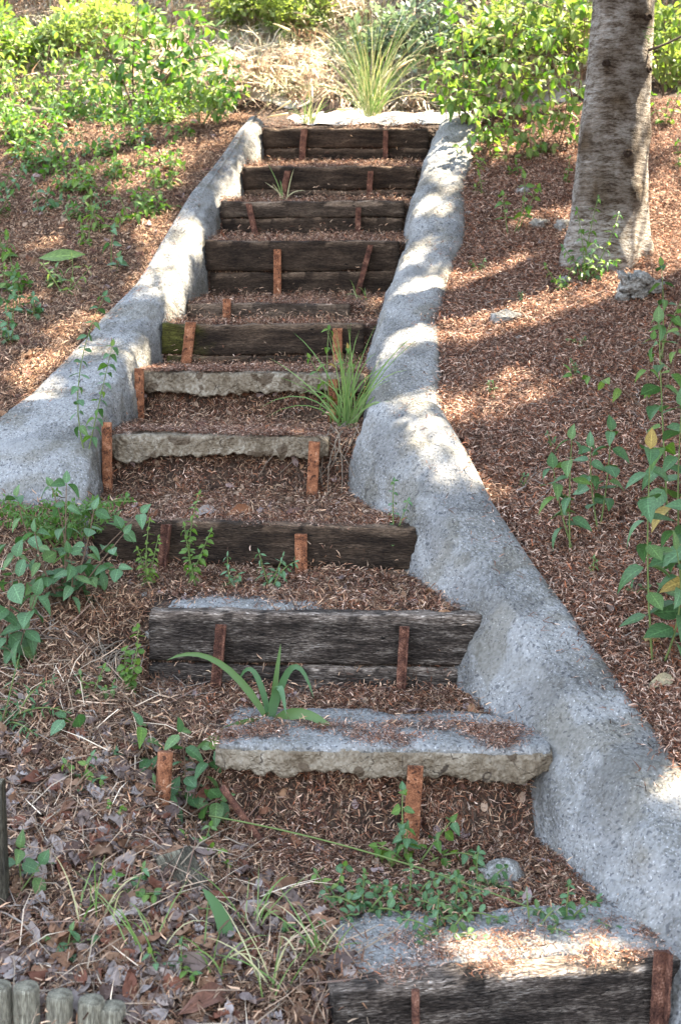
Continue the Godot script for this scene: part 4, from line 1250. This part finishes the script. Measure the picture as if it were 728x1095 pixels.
	plant("leafy_plant", "tall plant with grey green paired leaves at the right edge, rear one", "plant", rs, 1.14, 5.25, [[-0.02, 0.72, 0.02]], {"shape": "ovate", "leaf": 0.115, "leaf_top": 0.08, "nodes": 9, "mats": "cool", "odd": "fresh", "odd_share": 0.15, "from": 0.2, "thick": 0.004, "droop": 0.35})
	plant("leafy_plant", "tall plant with broad green leaves in front at the right edge", "plant", rs, 0.96, 4.52, [[-0.02, 0.66, 0.02], [0.05, 0.36, -0.02]], {"shape": "ovate", "leaf": 0.105, "leaf_top": 0.08, "nodes": 8, "mats": "cool", "odd": "yellow", "odd_share": 0.1, "from": 0.25, "thick": 0.004, "droop": 0.4})
	plant("leafy_plant", "leafy plant half cut off by the right edge", "plant", rs, 1.08, 4.72, [[0.0, 0.70, 0.02], [0.06, 0.5, 0]], {"shape": "ovate", "leaf": 0.115, "leaf_top": 0.085, "nodes": 8, "mats": "cool", "odd": "yellow", "odd_share": 0.08, "from": 0.2, "thick": 0.004, "droop": 0.35})
	plant("leafy_plant", "knee-high plant alone in the needles near the lower right kerb", "plant", rs, 0.79, 5.12, [[0.0, 0.40, 0], [-0.06, 0.30, 0.02]], {"shape": "ovate", "leaf": 0.085, "leaf_top": 0.07, "nodes": 5, "mats": "cool", "odd": "fresh", "odd_share": 0.15, "from": 0.35, "droop": 0.3})
	plant("leafy_plant", "knee-high plant in the needles left of the tall edge plants", "plant", rs, 0.90, 5.26, [[0.05, 0.36, 0], [-0.02, 0.3, 0.02]], {"shape": "ovate", "leaf": 0.09, "leaf_top": 0.07, "nodes": 5, "mats": "cool", "odd": "yellow", "odd_share": 0.06, "from": 0.35, "droop": 0.3})
	plant("leafy_plant", "thin plant with arching stem drooping bright leaves above the others", "plant", rs, 1.22, 5.95, [[-0.30, 0.16, 0], [0.02, 0.30, 0], [0.14, 0.42, 0]], {"shape": "ovate", "leaf": 0.08, "nodes": 4, "mats": "fresh", "from": 0.4, "droop": 0.5, "stem": "stem_brown"})
	plant("leafy_plant", "plant with upright stem and drooping leaves below the layered rock", "plant", rs, 1.36, 6.35, [[0.0, 0.42, 0], [0.1, 0.3, 0]], {"shape": "ovate", "leaf": 0.088, "nodes": 4, "mats": "cool", "odd": "fresh", "odd_share": 0.4, "from": 0.5, "droop": 0.45})
	var sprout := "small sprouts in the needles on the right slope"
	for p in [[0.82, 4.98], [0.66, 5.55], [0.95, 4.85], [0.80, 5.75], [0.98, 6.3], [0.62, 6.2], [1.05, 6.6], [0.85, 7.1], [1.25, 8.3], [1.0, 8.5], [0.8, 8.6], [1.15, 8.75], [0.95, 8.9], [1.9, 8.4], [1.4, 8.75], [0.75, 8.3]]:
		plant("sprout", "small green sprout in the red needles %s" % ("left of the pine near the crest" if p[1] > 8.0 else "beside the upper right kerb" if p[1] > 5.9 else "beside the lower right kerb"), "sprout", sprout, p[0], p[1], [[rng.randf_range(-0.03, 0.03), rng.randf_range(0.05, 0.10) * (1.7 if p[1] > 8.0 else 1.0), 0], [rng.randf_range(-0.05, 0.05), rng.randf_range(0.04, 0.07), 0]], {"shape": "ovate", "leaf": 0.028 * (1.6 if p[1] > 8.0 else 1.0), "nodes": 3, "mats": "fresh" if p[1] > 8.0 else "cool", "small": true})
	# left slope
	var ls := "green seedlings on the left slope"
	for i in 120:
		var x := rng.randf_range(-2.3, -0.95)
		var d := rng.randf_range(6.6, 9.9) if i < 36 else rng.randf_range(8.0, 10.2)
		if x > look_up(left_edge, d) - look_up(left_width, d) - 0.08: x -= 0.4
		var h := rng.randf_range(0.10, 0.24)
		var where := "close beside the left kerb" if x > look_up(left_edge, d) - look_up(left_width, d) - 0.35 else "high on the left slope" if d > 8.8 else "in the middle of the left slope" if d > 7.6 else "low on the left slope"
		plant("seedling", "small %s leaved seedling in litter %s" % ["oval" if i % 3 else "narrow", where], "seedling", ls, x, d, [[rng.randf_range(-0.08, 0.08), h, 0], [rng.randf_range(-0.12, 0.12), h * 0.7, -0.04], [rng.randf_range(-0.14, 0.14), h * 0.5, 0.04]], {"shape": "ovate" if i % 3 else "lance", "wide": 1.0 if i % 3 else 1.4, "leaf": rng.randf_range(0.045, 0.08), "nodes": 4, "mats": "fresh" if i % 4 else "cool", "small": true, "droop": 0.3})
	var big := thing("broad_leaf_sprout", "single broad shiny green leaf lying on the left slope", "sprout", at_ground(-1.52, 7.55, 0.03), 0.0)
	part("leaf", leaf_mesh["lance"][2], M.fresh[1], big, aim(Vector3(1, 0.12, 0.1), Vector3(0, 1, 0.6), 0.24, Vector3(0, 0.02, 0)))
	plant("weed", "pale leaved sprig at the edge of the left slope below the broad leaf", "plant", "", -1.32, 7.25, [[-0.12, 0.16, 0], [0.10, 0.14, 0], [0.02, 0.2, 0]], {"shape": "lance", "leaf": 0.06, "nodes": 4, "mats": "pale", "droop": 0.2})
	plant("weed", "two rounded shiny leaves on a stem beside the left kerb", "plant", "", -1.14, 7.5, [[0.03, 0.10, 0], [0.0, 0.24, 0]], {"shape": "heart", "leaf": 0.075, "nodes": 2, "mats": "cool", "from": 0.7})
	plant("kerb_sapling", "slender sapling with small oval leaves in front of the left kerb", "sapling", "", -0.965, 5.72, [[0.05, 0.63, 0.08], [0.09, 0.44, 0.02]], {"y": -0.80, "shape": "ovate", "leaf": 0.05, "leaf_top": 0.038, "nodes": 11, "mats": "cool", "odd": "fresh", "odd_share": 0.25, "from": 0.22, "droop": 0.45, "thick": 0.003, "whorl": 2})
	plant("bush", "broad leaved bush at the left edge below the left kerb", "bush", "", -0.92, 4.98, [[-0.16, 0.38, 0.02], [0.0, 0.42, 0.05], [0.10, 0.34, 0], [-0.08, 0.28, -0.08], [0.2, 0.26, 0], [-0.24, 0.24, 0], [0.04, 0.22, -0.12], [0.19, 0.16, -0.05], [-0.2, 0.14, -0.1], [0.25, 0.32, 0.05], [-0.06, 0.4, 0.1]], {"shape": "ovate", "wide": 1.05, "leaf": 0.078, "leaf_top": 0.055, "nodes": 5, "mats": "cool", "from": 0.3, "droop": 0.25, "stem": "stem_brown", "thick": 0.004})
	plant("bush", "big leaved plant cut off by the left edge", "bush", "", -1.05, 4.72, [[0.03, 0.34, 0], [0.09, 0.22, 0], [-0.08, 0.3, 0], [0.06, 0.12, -0.03]], {"shape": "ovate", "wide": 1.15, "leaf": 0.10, "leaf_top": 0.07, "nodes": 4, "mats": "cool", "from": 0.3, "droop": 0.5, "stem": "stem_brown"})
	plant("feathery_weed", "feathery olive weed in front of the left kerb", "weed", "", -1.02, 5.28, [[-0.16, 0.2, 0], [0.02, 0.22, 0], [0.16, 0.18, 0], [-0.28, 0.16, 0], [0.26, 0.12, -0.05], [0.1, 0.2, -0.1], [-0.08, 0.18, -0.1], [0.3, 0.2, -0.1]], {"shape": "lance", "leaf": 0.028, "nodes": 6, "branches": 8, "branch": 0.08, "mats": "fresh", "small": true})
	plant("feathery_weed", "fern-like weed with narrow leaflets at the left edge", "weed", "", -0.98, 4.42, [[-0.10, 0.18, 0], [0.03, 0.20, 0], [0.13, 0.14, 0], [0.18, 0.06, -0.05], [-0.04, 0.1, -0.1], [0.1, 0.02, -0.12]], {"shape": "lance", "leaf": 0.038, "nodes": 10, "mats": "cool", "from": 0.2, "small": true, "droop": 0.1, "wide": 0.6})
	# plants on the steps
	var sw := "little weeds on the step treads"
	plant("weed", "thin small-leaved weed in front of the dark stake on the single board", "weed", sw, -0.66, 5.18, [[0.0, 0.24, 0], [0.03, 0.18, 0], [-0.04, 0.14, 0]], {"shape": "ovate", "leaf": 0.032, "nodes": 9, "mats": "fresh", "small": true})
	plant("weed", "tallest small-leaved weed on the tread, reaching over the single board", "weed", sw, -0.51, 5.19, [[0.02, 0.33, 0], [-0.03, 0.22, 0], [0.06, 0.2, 0]], {"shape": "ovate", "leaf": 0.036, "nodes": 11, "mats": "fresh", "small": true})
	plant("weed", "pale upright weed left of the orange stake on the single board", "weed", sw, -0.39, 5.17, [[0.0, 0.12, 0], [0.04, 0.06, 0]], {"shape": "lance", "leaf": 0.045, "nodes": 5, "mats": "cool", "small": true})
	plant("weed", "forked pale weed just left of the orange stake", "weed", sw, -0.25, 5.18, [[-0.03, 0.13, 0], [0.05, 0.12, 0], [0.09, 0.10, 0]], {"shape": "lance", "leaf": 0.042, "nodes": 6, "mats": "cool", "small": true})
	plant("weed", "weed with round coin-like leaves at the left end of the silvery boards", "weed", sw, -0.665, 4.70, [[0.03, 0.23, 0], [-0.01, 0.16, 0], [0.0, 0.1, -0.03]], {"shape": "round", "leaf": 0.034, "nodes": 10, "mats": "fresh", "from": 0.1})
	plant("branching_plant", "sprawling plant with pointed green leaves over the pipe stake", "plant", "", -0.46, 4.30, [[-0.34, 0.27, 0.06], [-0.25, 0.19, 0.03], [-0.12, 0.25, 0.05], [0.0, 0.24, 0.02], [0.09, 0.19, 0.02], [0.12, 0.07, -0.04], [-0.05, 0.10, -0.06], [-0.2, 0.11, -0.04]], {"shape": "ovate", "wide": 0.95, "leaf": 0.088, "leaf_top": 0.06, "nodes": 5, "mats": "cool", "odd": "fresh", "odd_share": 0.15, "from": 0.3, "droop": 0.3, "stem": "stem_brown", "arch": 0.6})
	var bp := thing("plantain", "plant with long strap leaves in front of the silvery boards", "plant", at_ground(-0.21, 4.50, 0.0), 0.0)
	for b in [[-0.31, 0.20, 0.02, 0.15, 0.026], [0.03, 0.24, -0.02, 0.02, 0.024], [0.13, 0.09, 0.03, 0.22, 0.026], [0.24, -0.05, 0.12, 0.12, 0.040], [-0.10, 0.12, -0.02, 0.16, 0.022], [0.05, 0.06, 0.10, 0.16, 0.034], [-0.22, -0.03, 0.16, 0.05, 0.042], [-0.04, -0.03, 0.17, 0.04, 0.036]]:
		part("leaf", blade_strip(bend(Vector3.ZERO, Vector3(b[0], b[1], b[2]), Vector3(0, b[3] * 0.6, 0), 10), b[4], 0.35), M.cool[[1, 3, 0][rng.randi() % 3]], bp)
	plant("weed", "small bright plant at the foot of the lower right kerb's top end", "weed", "", 0.19, 5.32, [[0.0, 0.27, 0], [0.05, 0.2, 0]], {"shape": "ovate", "leaf": 0.036, "nodes": 6, "mats": "cool", "from": 0.3})
	plant("vine", "bright heart-leaved vine twining up the stake of the wide concrete slab", "vine", "", 0.20, 4.07, [[-0.03, 0.20, 0.04], [0.10, 0.13, 0], [-0.10, 0.07, -0.02], [0.16, 0.06, -0.06], [-0.02, 0.12, -0.03]], {"shape": "heart", "wide": 0.85, "leaf": 0.055, "nodes": 4, "mats": "fresh", "odd": "cool", "odd_share": 0.4, "from": 0.4, "droop": 0.4})
	var tr := thing("trailing_stem", "long thin green runner trailing across below the wide concrete slab", "vine", at_ground(0.22, 4.0, 0.02))
	var ts := start()
	tube(ts, bend(Vector3(-0.58, 0.10, -0.1), Vector3(0.36, -0.03, 0.28), Vector3(0.0, 0.03, 0), 10), 0.0025, 0.002, 5)
	part("stem", finish(ts), M.stem_green, tr)
	var cr := "creeping plants on the lowest tread"
	for p in [[0.06, 3.78, "creeping plant with round leaves at the left of the lowest tread"], [0.18, 3.84, "creeping plant below the heart-leaved vine"], [0.29, 3.76, "creeping plant with dark leaves in the middle of the lowest tread"], [0.36, 3.92, "creeping sprig beside the embedded rock"], [0.46, 3.70, "fuzzy pale green plant on the lowest tread"], [0.57, 3.74, "creeping plant against the inner face of the lower kerb"], [0.24, 3.66, "creeping plant hanging over the pale concrete of the lowest tread"]]:
		plant("creeper", p[2], "plant", cr, p[0], p[1], [[-0.09, 0.05, 0], [0.07, 0.07, 0], [0.0, 0.11, 0], [0.1, 0.03, -0.06], [-0.05, 0.03, -0.07]], {"shape": "round" if p[0] != 0.46 else "lance", "wide": 0.8, "leaf": 0.032, "nodes": 5, "mats": "cool" if p[0] != 0.46 else "sage", "from": 0.25, "droop": 0.2})
	# grass clump with hanging roots at the right end of the concrete steps
	var gr := grass("grass clump with bare hanging roots between the steps and the right kerb", "", 0.03, 6.22, 46, 0.52, 0.40, 0.007, [M.grass[0], M.grass[1]], 0, -0.74)
	for i in 34:
		var a := Vector3(rng.randf_range(-0.14, 0.05), rng.randf_range(-0.02, 0.05), rng.randf_range(0.1, 0.30))
		var rs2 := start()
		tube(rs2, bend(a, a + Vector3(rng.randfn(-0.06, 0.09), rng.randf_range(-0.28, -0.12), rng.randf_range(0.05, 0.18)), Vector3(rng.randfn(0, 0.02), 0.03, 0.03), 5), 0.0022, 0.001, 4)
		part("root", finish(rs2), M.root, gr)
	plant("weed", "yellowing leafy weed in the grass clump at the right of the mossy boards", "weed", "", -0.03, 6.36, [[-0.02, 0.42, 0], [-0.10, 0.3, 0], [0.06, 0.34, 0]], {"shape": "ovate", "leaf": 0.055, "nodes": 5, "mats": "fresh", "odd": "yellow", "odd_share": 0.25, "from": 0.3, "droop": 0.35})
	grass("few thin grass blades on the second step from the top", "grass on the steps", -0.33, 8.62, 7, 0.26, 0.22, 0.009, M.grass)
	grass("sparse grass beside the slanted stake of the tall step", "grass on the steps", 0.12, 7.6, 5, 0.2, 0.2, 0.007, M.grass)
	# lower left
	var gl := "sparse grass at the lower left"
	for p in [[-0.30, 3.50, "sparse grass behind the round edging posts, right hand tuft"], [-0.16, 3.46, "sparse dry grass left of the bottom step"], [-0.46, 3.55, "sparse grass above the edging posts, middle tuft"], [-0.06, 3.52, "thin grass against the left end of the bottom step"], [-0.60, 3.65, "thin leaning grass blades near the grey post"], [-0.22, 3.66, "thin grass around the long green leaf"]]:
		grass(p[2], gl, p[0], p[1], 11, 0.22, 0.20, 0.005, M.grass)
	var sl := thing("strap_leaf_sprout", "single long green leaf standing in the litter at the lower left", "sprout", at_ground(-0.27, 3.60), 0.0)
	part("leaf", blade_strip(bend(Vector3.ZERO, Vector3(-0.06, 0.15, 0.03), Vector3(0.01, 0.01, 0), 8), 0.045), M.cool[1], sl)
	plant("weed", "plant with two large grey green leaves at the lower left edge", "plant", "", -0.80, 3.74, [[0.0, 0.13, 0], [0.05, 0.09, 0]], {"shape": "ovate", "wide": 1.2, "leaf": 0.085, "nodes": 2, "mats": "cool", "from": 0.7})
	plant("weed", "low weed just above the round edging posts", "plant", "", -0.64, 3.56, [[0.0, 0.07, 0], [0.05, 0.05, 0], [-0.05, 0.05, 0]], {"shape": "ovate", "leaf": 0.045, "nodes": 3, "mats": "cool"})
	plant("weed", "low clover-like weed in the litter left of the bottom step", "plant", "", -0.10, 3.64, [[0.05, 0.06, 0], [-0.03, 0.05, 0], [0.0, 0.03, -0.04]], {"shape": "round", "leaf": 0.035, "nodes": 3, "mats": "cool"})
	plant("weed", "tiny bright sprout amid twigs below the pipe stake", "plant", "", -0.62, 4.02, [[0.0, 0.05, 0], [0.03, 0.04, 0]], {"shape": "round", "leaf": 0.03, "nodes": 2, "mats": "fresh"})
	plant("weed", "tiny bright sprout below the leaning rod", "plant", "", -0.30, 3.98, [[0.0, 0.05, 0], [0.03, 0.03, 0]], {"shape": "round", "leaf": 0.028, "nodes": 2, "mats": "fresh"})

func make_low_weeds() -> void:
	for p in [[-0.72, 4.15, "small weed left of the pipe stake"], [-0.52, 3.72, "small weed between the grey post and the wood offcut"], [-0.40, 3.48, "small weed close behind the last edging post"], [-0.02, 3.86, "small weed at the left of the creeping plants"], [-0.75, 4.55, "small weed under the left bush"], [-0.38, 4.02, "small weed beside the leaning rod"]]:
		plant("weed", p[2], "weed", "small weeds at the lower left", p[0], p[1], [[0.03, 0.10, 0], [-0.04, 0.08, 0], [0.06, 0.05, -0.03]], {"shape": "ovate", "leaf": 0.04, "nodes": 4, "mats": "cool", "odd": "fresh", "odd_share": 0.4})

# ------------------------------------------------------------------ small things
func stone_mesh(seed_: float, squash: Vector3, sharp := 0.25) -> ArrayMesh:
	var rings := []
	for i in 11:
		var v := PI * (i + 0.02) / 10.04
		var ring := PackedVector3Array()
		for j in 16:
			var a := TAU * j / 16
			var p := Vector3(sin(v) * cos(a), cos(v), sin(v) * sin(a))
			var k := 1.0 + sharp * 1.6 * lump.get_noise_3d(p.x * 1.6 + seed_, p.y * 1.6, p.z * 1.6) + sharp * 0.7 * rough.get_noise_3d(p.x * 0.4 + seed_, p.y * 0.4, p.z * 0.4)
			ring.append(p * k * squash)
		rings.append(ring)
	var st := start()
	loft(st, rings)
	return finish(st)

func make_small_things() -> void:
	for s in [[0.76, 6.90, 0.085, 0.5, "large pale stone lying in the sun patch on the right slope"], [1.10, 7.30, 0.05, 0.7, "small grey stone below the pine trunk"], [1.05, 7.92, 0.06, 0.6, "grey stone left of the pine trunk"], [1.17, 7.86, 0.055, 0.8, "darker stone touching the foot of the pine"], [0.80, 6.72, 0.03, 0.5, "small stone below the large pale stone"], [0.43, 3.98, 0.07, 0.6, "rough rock set in the soil beside the lower kerb"], [-0.665, 5.08, 0.022, 0.7, "grey pebble left of the silvery boards' tread"], [-0.62, 4.93, 0.025, 0.7, "grey pebble at the left end of the silvery boards"], [0.47, 4.78, 0.03, 0.8, "mossy stone chip at the right end of the silvery boards"], [0.62, 5.42, 0.014, 0.7, "tiny white pebble beside the lower kerb"], [1.0, 8.25, 0.045, 0.8, "pale square stone among the plants left of the pine"], [0.70, 8.1, 0.03, 0.5, "flat grey stone at the edge of the upper right kerb"], [1.30, 7.1, 0.025, 0.6, "small pale stone beside the layered rock"]]:
		var o := part("stone", stone_mesh(s[0] * 13.0, Vector3(s[2], s[2] * s[3], s[2] * 0.8)), M.stone, self, Transform3D(Basis(Vector3.UP, s[0] * 9.0), at_ground(s[0], s[1], s[2] * s[3] * 0.12)))
		tag(o, s[4], "stone", "loose stones")
	var rock := thing("layered_rock", "knobbly pale layered rock on the right slope below the pine", "rock", at_ground(1.40, 7.02, 0.0))
	for i in 14:
		var a := rng.randf() * TAU
		var q := rng.randf_range(0.0, 0.08)
		part("layer", stone_mesh(i * 3.3, Vector3(rng.randf_range(0.03, 0.055), rng.randf_range(0.018, 0.035), 0.04), 0.5), M.stone, rock, Transform3D(Basis.from_euler(Vector3(rng.randfn(0, 0.4), rng.randf() * 6.0, rng.randfn(0, 0.4))), Vector3(cos(a) * q, 0.02 + rng.randf() * 0.08, sin(a) * q * 0.6)))
	# round edging posts
	var ed := thing("edging", "row of round wooden edging posts at the lower left corner", "edging", W(-0.63, -1.95, 3.35))
	for i in 7:
		var px: float = [-0.88, -0.82, -0.756, -0.694, -0.630, -0.567, -0.507][i]
		var top: float = [-1.63, -1.632, -1.636, -1.638, -1.656, -1.668, -1.682][i]
		var rings := []
		for k in [[0.0, 0.029], [0.15, 0.03], [top + 1.95 - 0.012, 0.030], [top + 1.95 - 0.003, 0.027], [top + 1.95, 0.015]]:
			var ring := PackedVector3Array()
			for j in 18:
				var a := TAU * j / 18
				var w: float = k[1] * (1.0 + 0.05 * lump.get_noise_2d(cos(a) * 2.0 + i * 5.0, sin(a) * 2.0))
				ring.append(Vector3(cos(a) * w, k[0], sin(a) * w))
			rings.append(ring)
		var st := start()
		loft(st, rings)
		part("log", finish(st), M.log, ed, Transform3D(Basis(Vector3(0, 0, 1), rng.randfn(0, 0.03)), Vector3(px + 0.63, 0, 0)))
	var post := part("wooden_post", board_mesh(-0.03, 0.03, 0.0, 0.42, 0.04, 3.0), M.log, self, Transform3D(Basis(Vector3(0, 0, 1), 0.04), W(-0.845, -1.72, 3.68)))
	tag(post, "grey wooden post at the left edge of the leaf litter", "post")
	var chip := part("wood_offcut", board_mesh(-0.05, 0.05, 0.0, 0.16, 0.012, 8.0), M.log, self, Transform3D(Basis.from_euler(Vector3(-1.0, 0.3, 0.2)), at_ground(-0.36, 3.72, 0.012)))
	tag(chip, "flat brown wood offcut lying in the litter", "wood piece")
	var st3 := start()
	tube(st3, bend(Vector3(-0.35, 0.02, 0), Vector3(0.35, -0.06, 0.05), Vector3(0, 0.02, 0), 8), 0.035, 0.028, 9)
	var lg := part("fallen_branch", finish(st3), M.limb, self, Transform3D(Basis(), at_ground(-2.15, 10.0, 0.08)))
	tag(lg, "dark fallen branch on the crest at the far left", "branch")
	# fallen twigs
	for i in 70:
		var low := i < 48
		var x := rng.randf_range(-1.0, 0.0) if low else rng.randf_range(0.6, 1.4)
		var d := rng.randf_range(3.45, 4.9) if low else rng.randf_range(4.5, 7.2)
		if low and x > look_up(left_edge, d) - 0.05: x -= 0.5
		if not low and not on_right(x, d): x += 0.35
		var a := rng.randf() * PI
		var l := rng.randf_range(0.10, 0.34)
		var dx := cos(a) * l
		var dd := sin(a) * l * 0.7
		var pts := []
		for k in 6:
			var t := k / 5.0
			pts.append(at_ground(x + dx * t + rng.randfn(0, 0.008), d + dd * t, rng.randf_range(0.012, 0.03)) - at_ground(x, d))
		var st := start()
		tube(st, pts, rng.randf_range(0.0018, 0.0038), 0.001, 5)
		if l > 0.2:
			tube(st, [pts[3], pts[3] + Vector3(rng.randfn(0, 0.05), 0.03, rng.randfn(0, 0.05))], 0.0015, 0.0008, 4)
		var o := part("twig", finish(st), M.twig, self, Transform3D(Basis(), at_ground(x, d)))
		if low: tag(o, "thin grey fallen %s on the litter %s" % ["forked twig" if l > 0.2 else "twig", "near the edging posts" if d < 3.9 else "left of the wide concrete slab" if d < 4.4 else "left of the silvery boards"], "twig", "fallen twigs at the lower left")
		else: tag(o, "thin grey fallen %s on the needles %s" % ["forked twig" if l > 0.2 else "twig", "beside the lower right kerb" if d < 5.8 else "beside the upper right kerb"], "twig", "fallen twigs on the right slope")
	# roots hanging out of the soil left of the silvery boards
	var rt := thing("root_tangle", "tangle of bare roots hanging from the soil left of the silvery boards", "roots", at_ground(-0.78, 4.85))
	for i in 40:
		var a := Vector3(rng.randf_range(-0.12, 0.16), rng.randf_range(0.02, 0.07), rng.randf_range(-0.1, 0.02))
		var st := start()
		tube(st, bend(a, a + Vector3(rng.randfn(-0.06, 0.08), rng.randf_range(-0.18, -0.08), rng.randf_range(0.10, 0.24)), Vector3(rng.randfn(0, 0.02), 0.05, 0.03), 5), 0.0022, 0.001, 4)
		part("root", finish(st), M.root, rt)
	# single larger fallen leaves
	var curled := make_leaf("dead", 0.36, 0.6, 0.7, 0.4)
	for f in [[-0.33, 5.52, 0.09, Color(0.34, 0.14, 0.06), "large russet dead leaf on the tread below the thin cracked slab"], [-0.20, 5.50, 0.08, Color(0.20, 0.10, 0.07), "dark curled dead leaf right of the russet leaf"], [-0.46, 5.50, 0.08, Color(0.45, 0.38, 0.33), "pale dead leaf standing up below the thin cracked slab"], [-0.27, 3.44, 0.10, Color(0.26, 0.12, 0.075), "long rolled reddish dead leaf beside the edging posts"], [-0.72, 4.05, 0.06, Color(0.33, 0.17, 0.10), "reddish dead leaf by the grey post"], [0.35, 3.60, 0.05, Color(0.28, 0.19, 0.17), "mauve dead leaf on the pale concrete of the lowest tread"], [0.93, 4.62, 0.07, Color(0.62, 0.48, 0.18), "yellow dead leaf under the broad green plant"], [0.98, 4.42, 0.075, Color(0.60, 0.50, 0.30), "pale yellow dead leaf low at the right edge"], [0.99, 4.66, 0.08, Color(0.35, 0.12, 0.05), "russet dead leaf under the plants at the right edge"]]:
		var m := leafy_mat(f[3], f[3] * 0.6, 0.7)
		var o := part("fallen_leaf", curled, m, self, aim(Vector3(rng.randf_range(-1, 1), 0.25, 0.3), Vector3(0, 1, 0.5), f[2], at_ground(f[0], f[1], 0.02)))
		tag(o, f[4], "leaf", "larger fallen leaves")
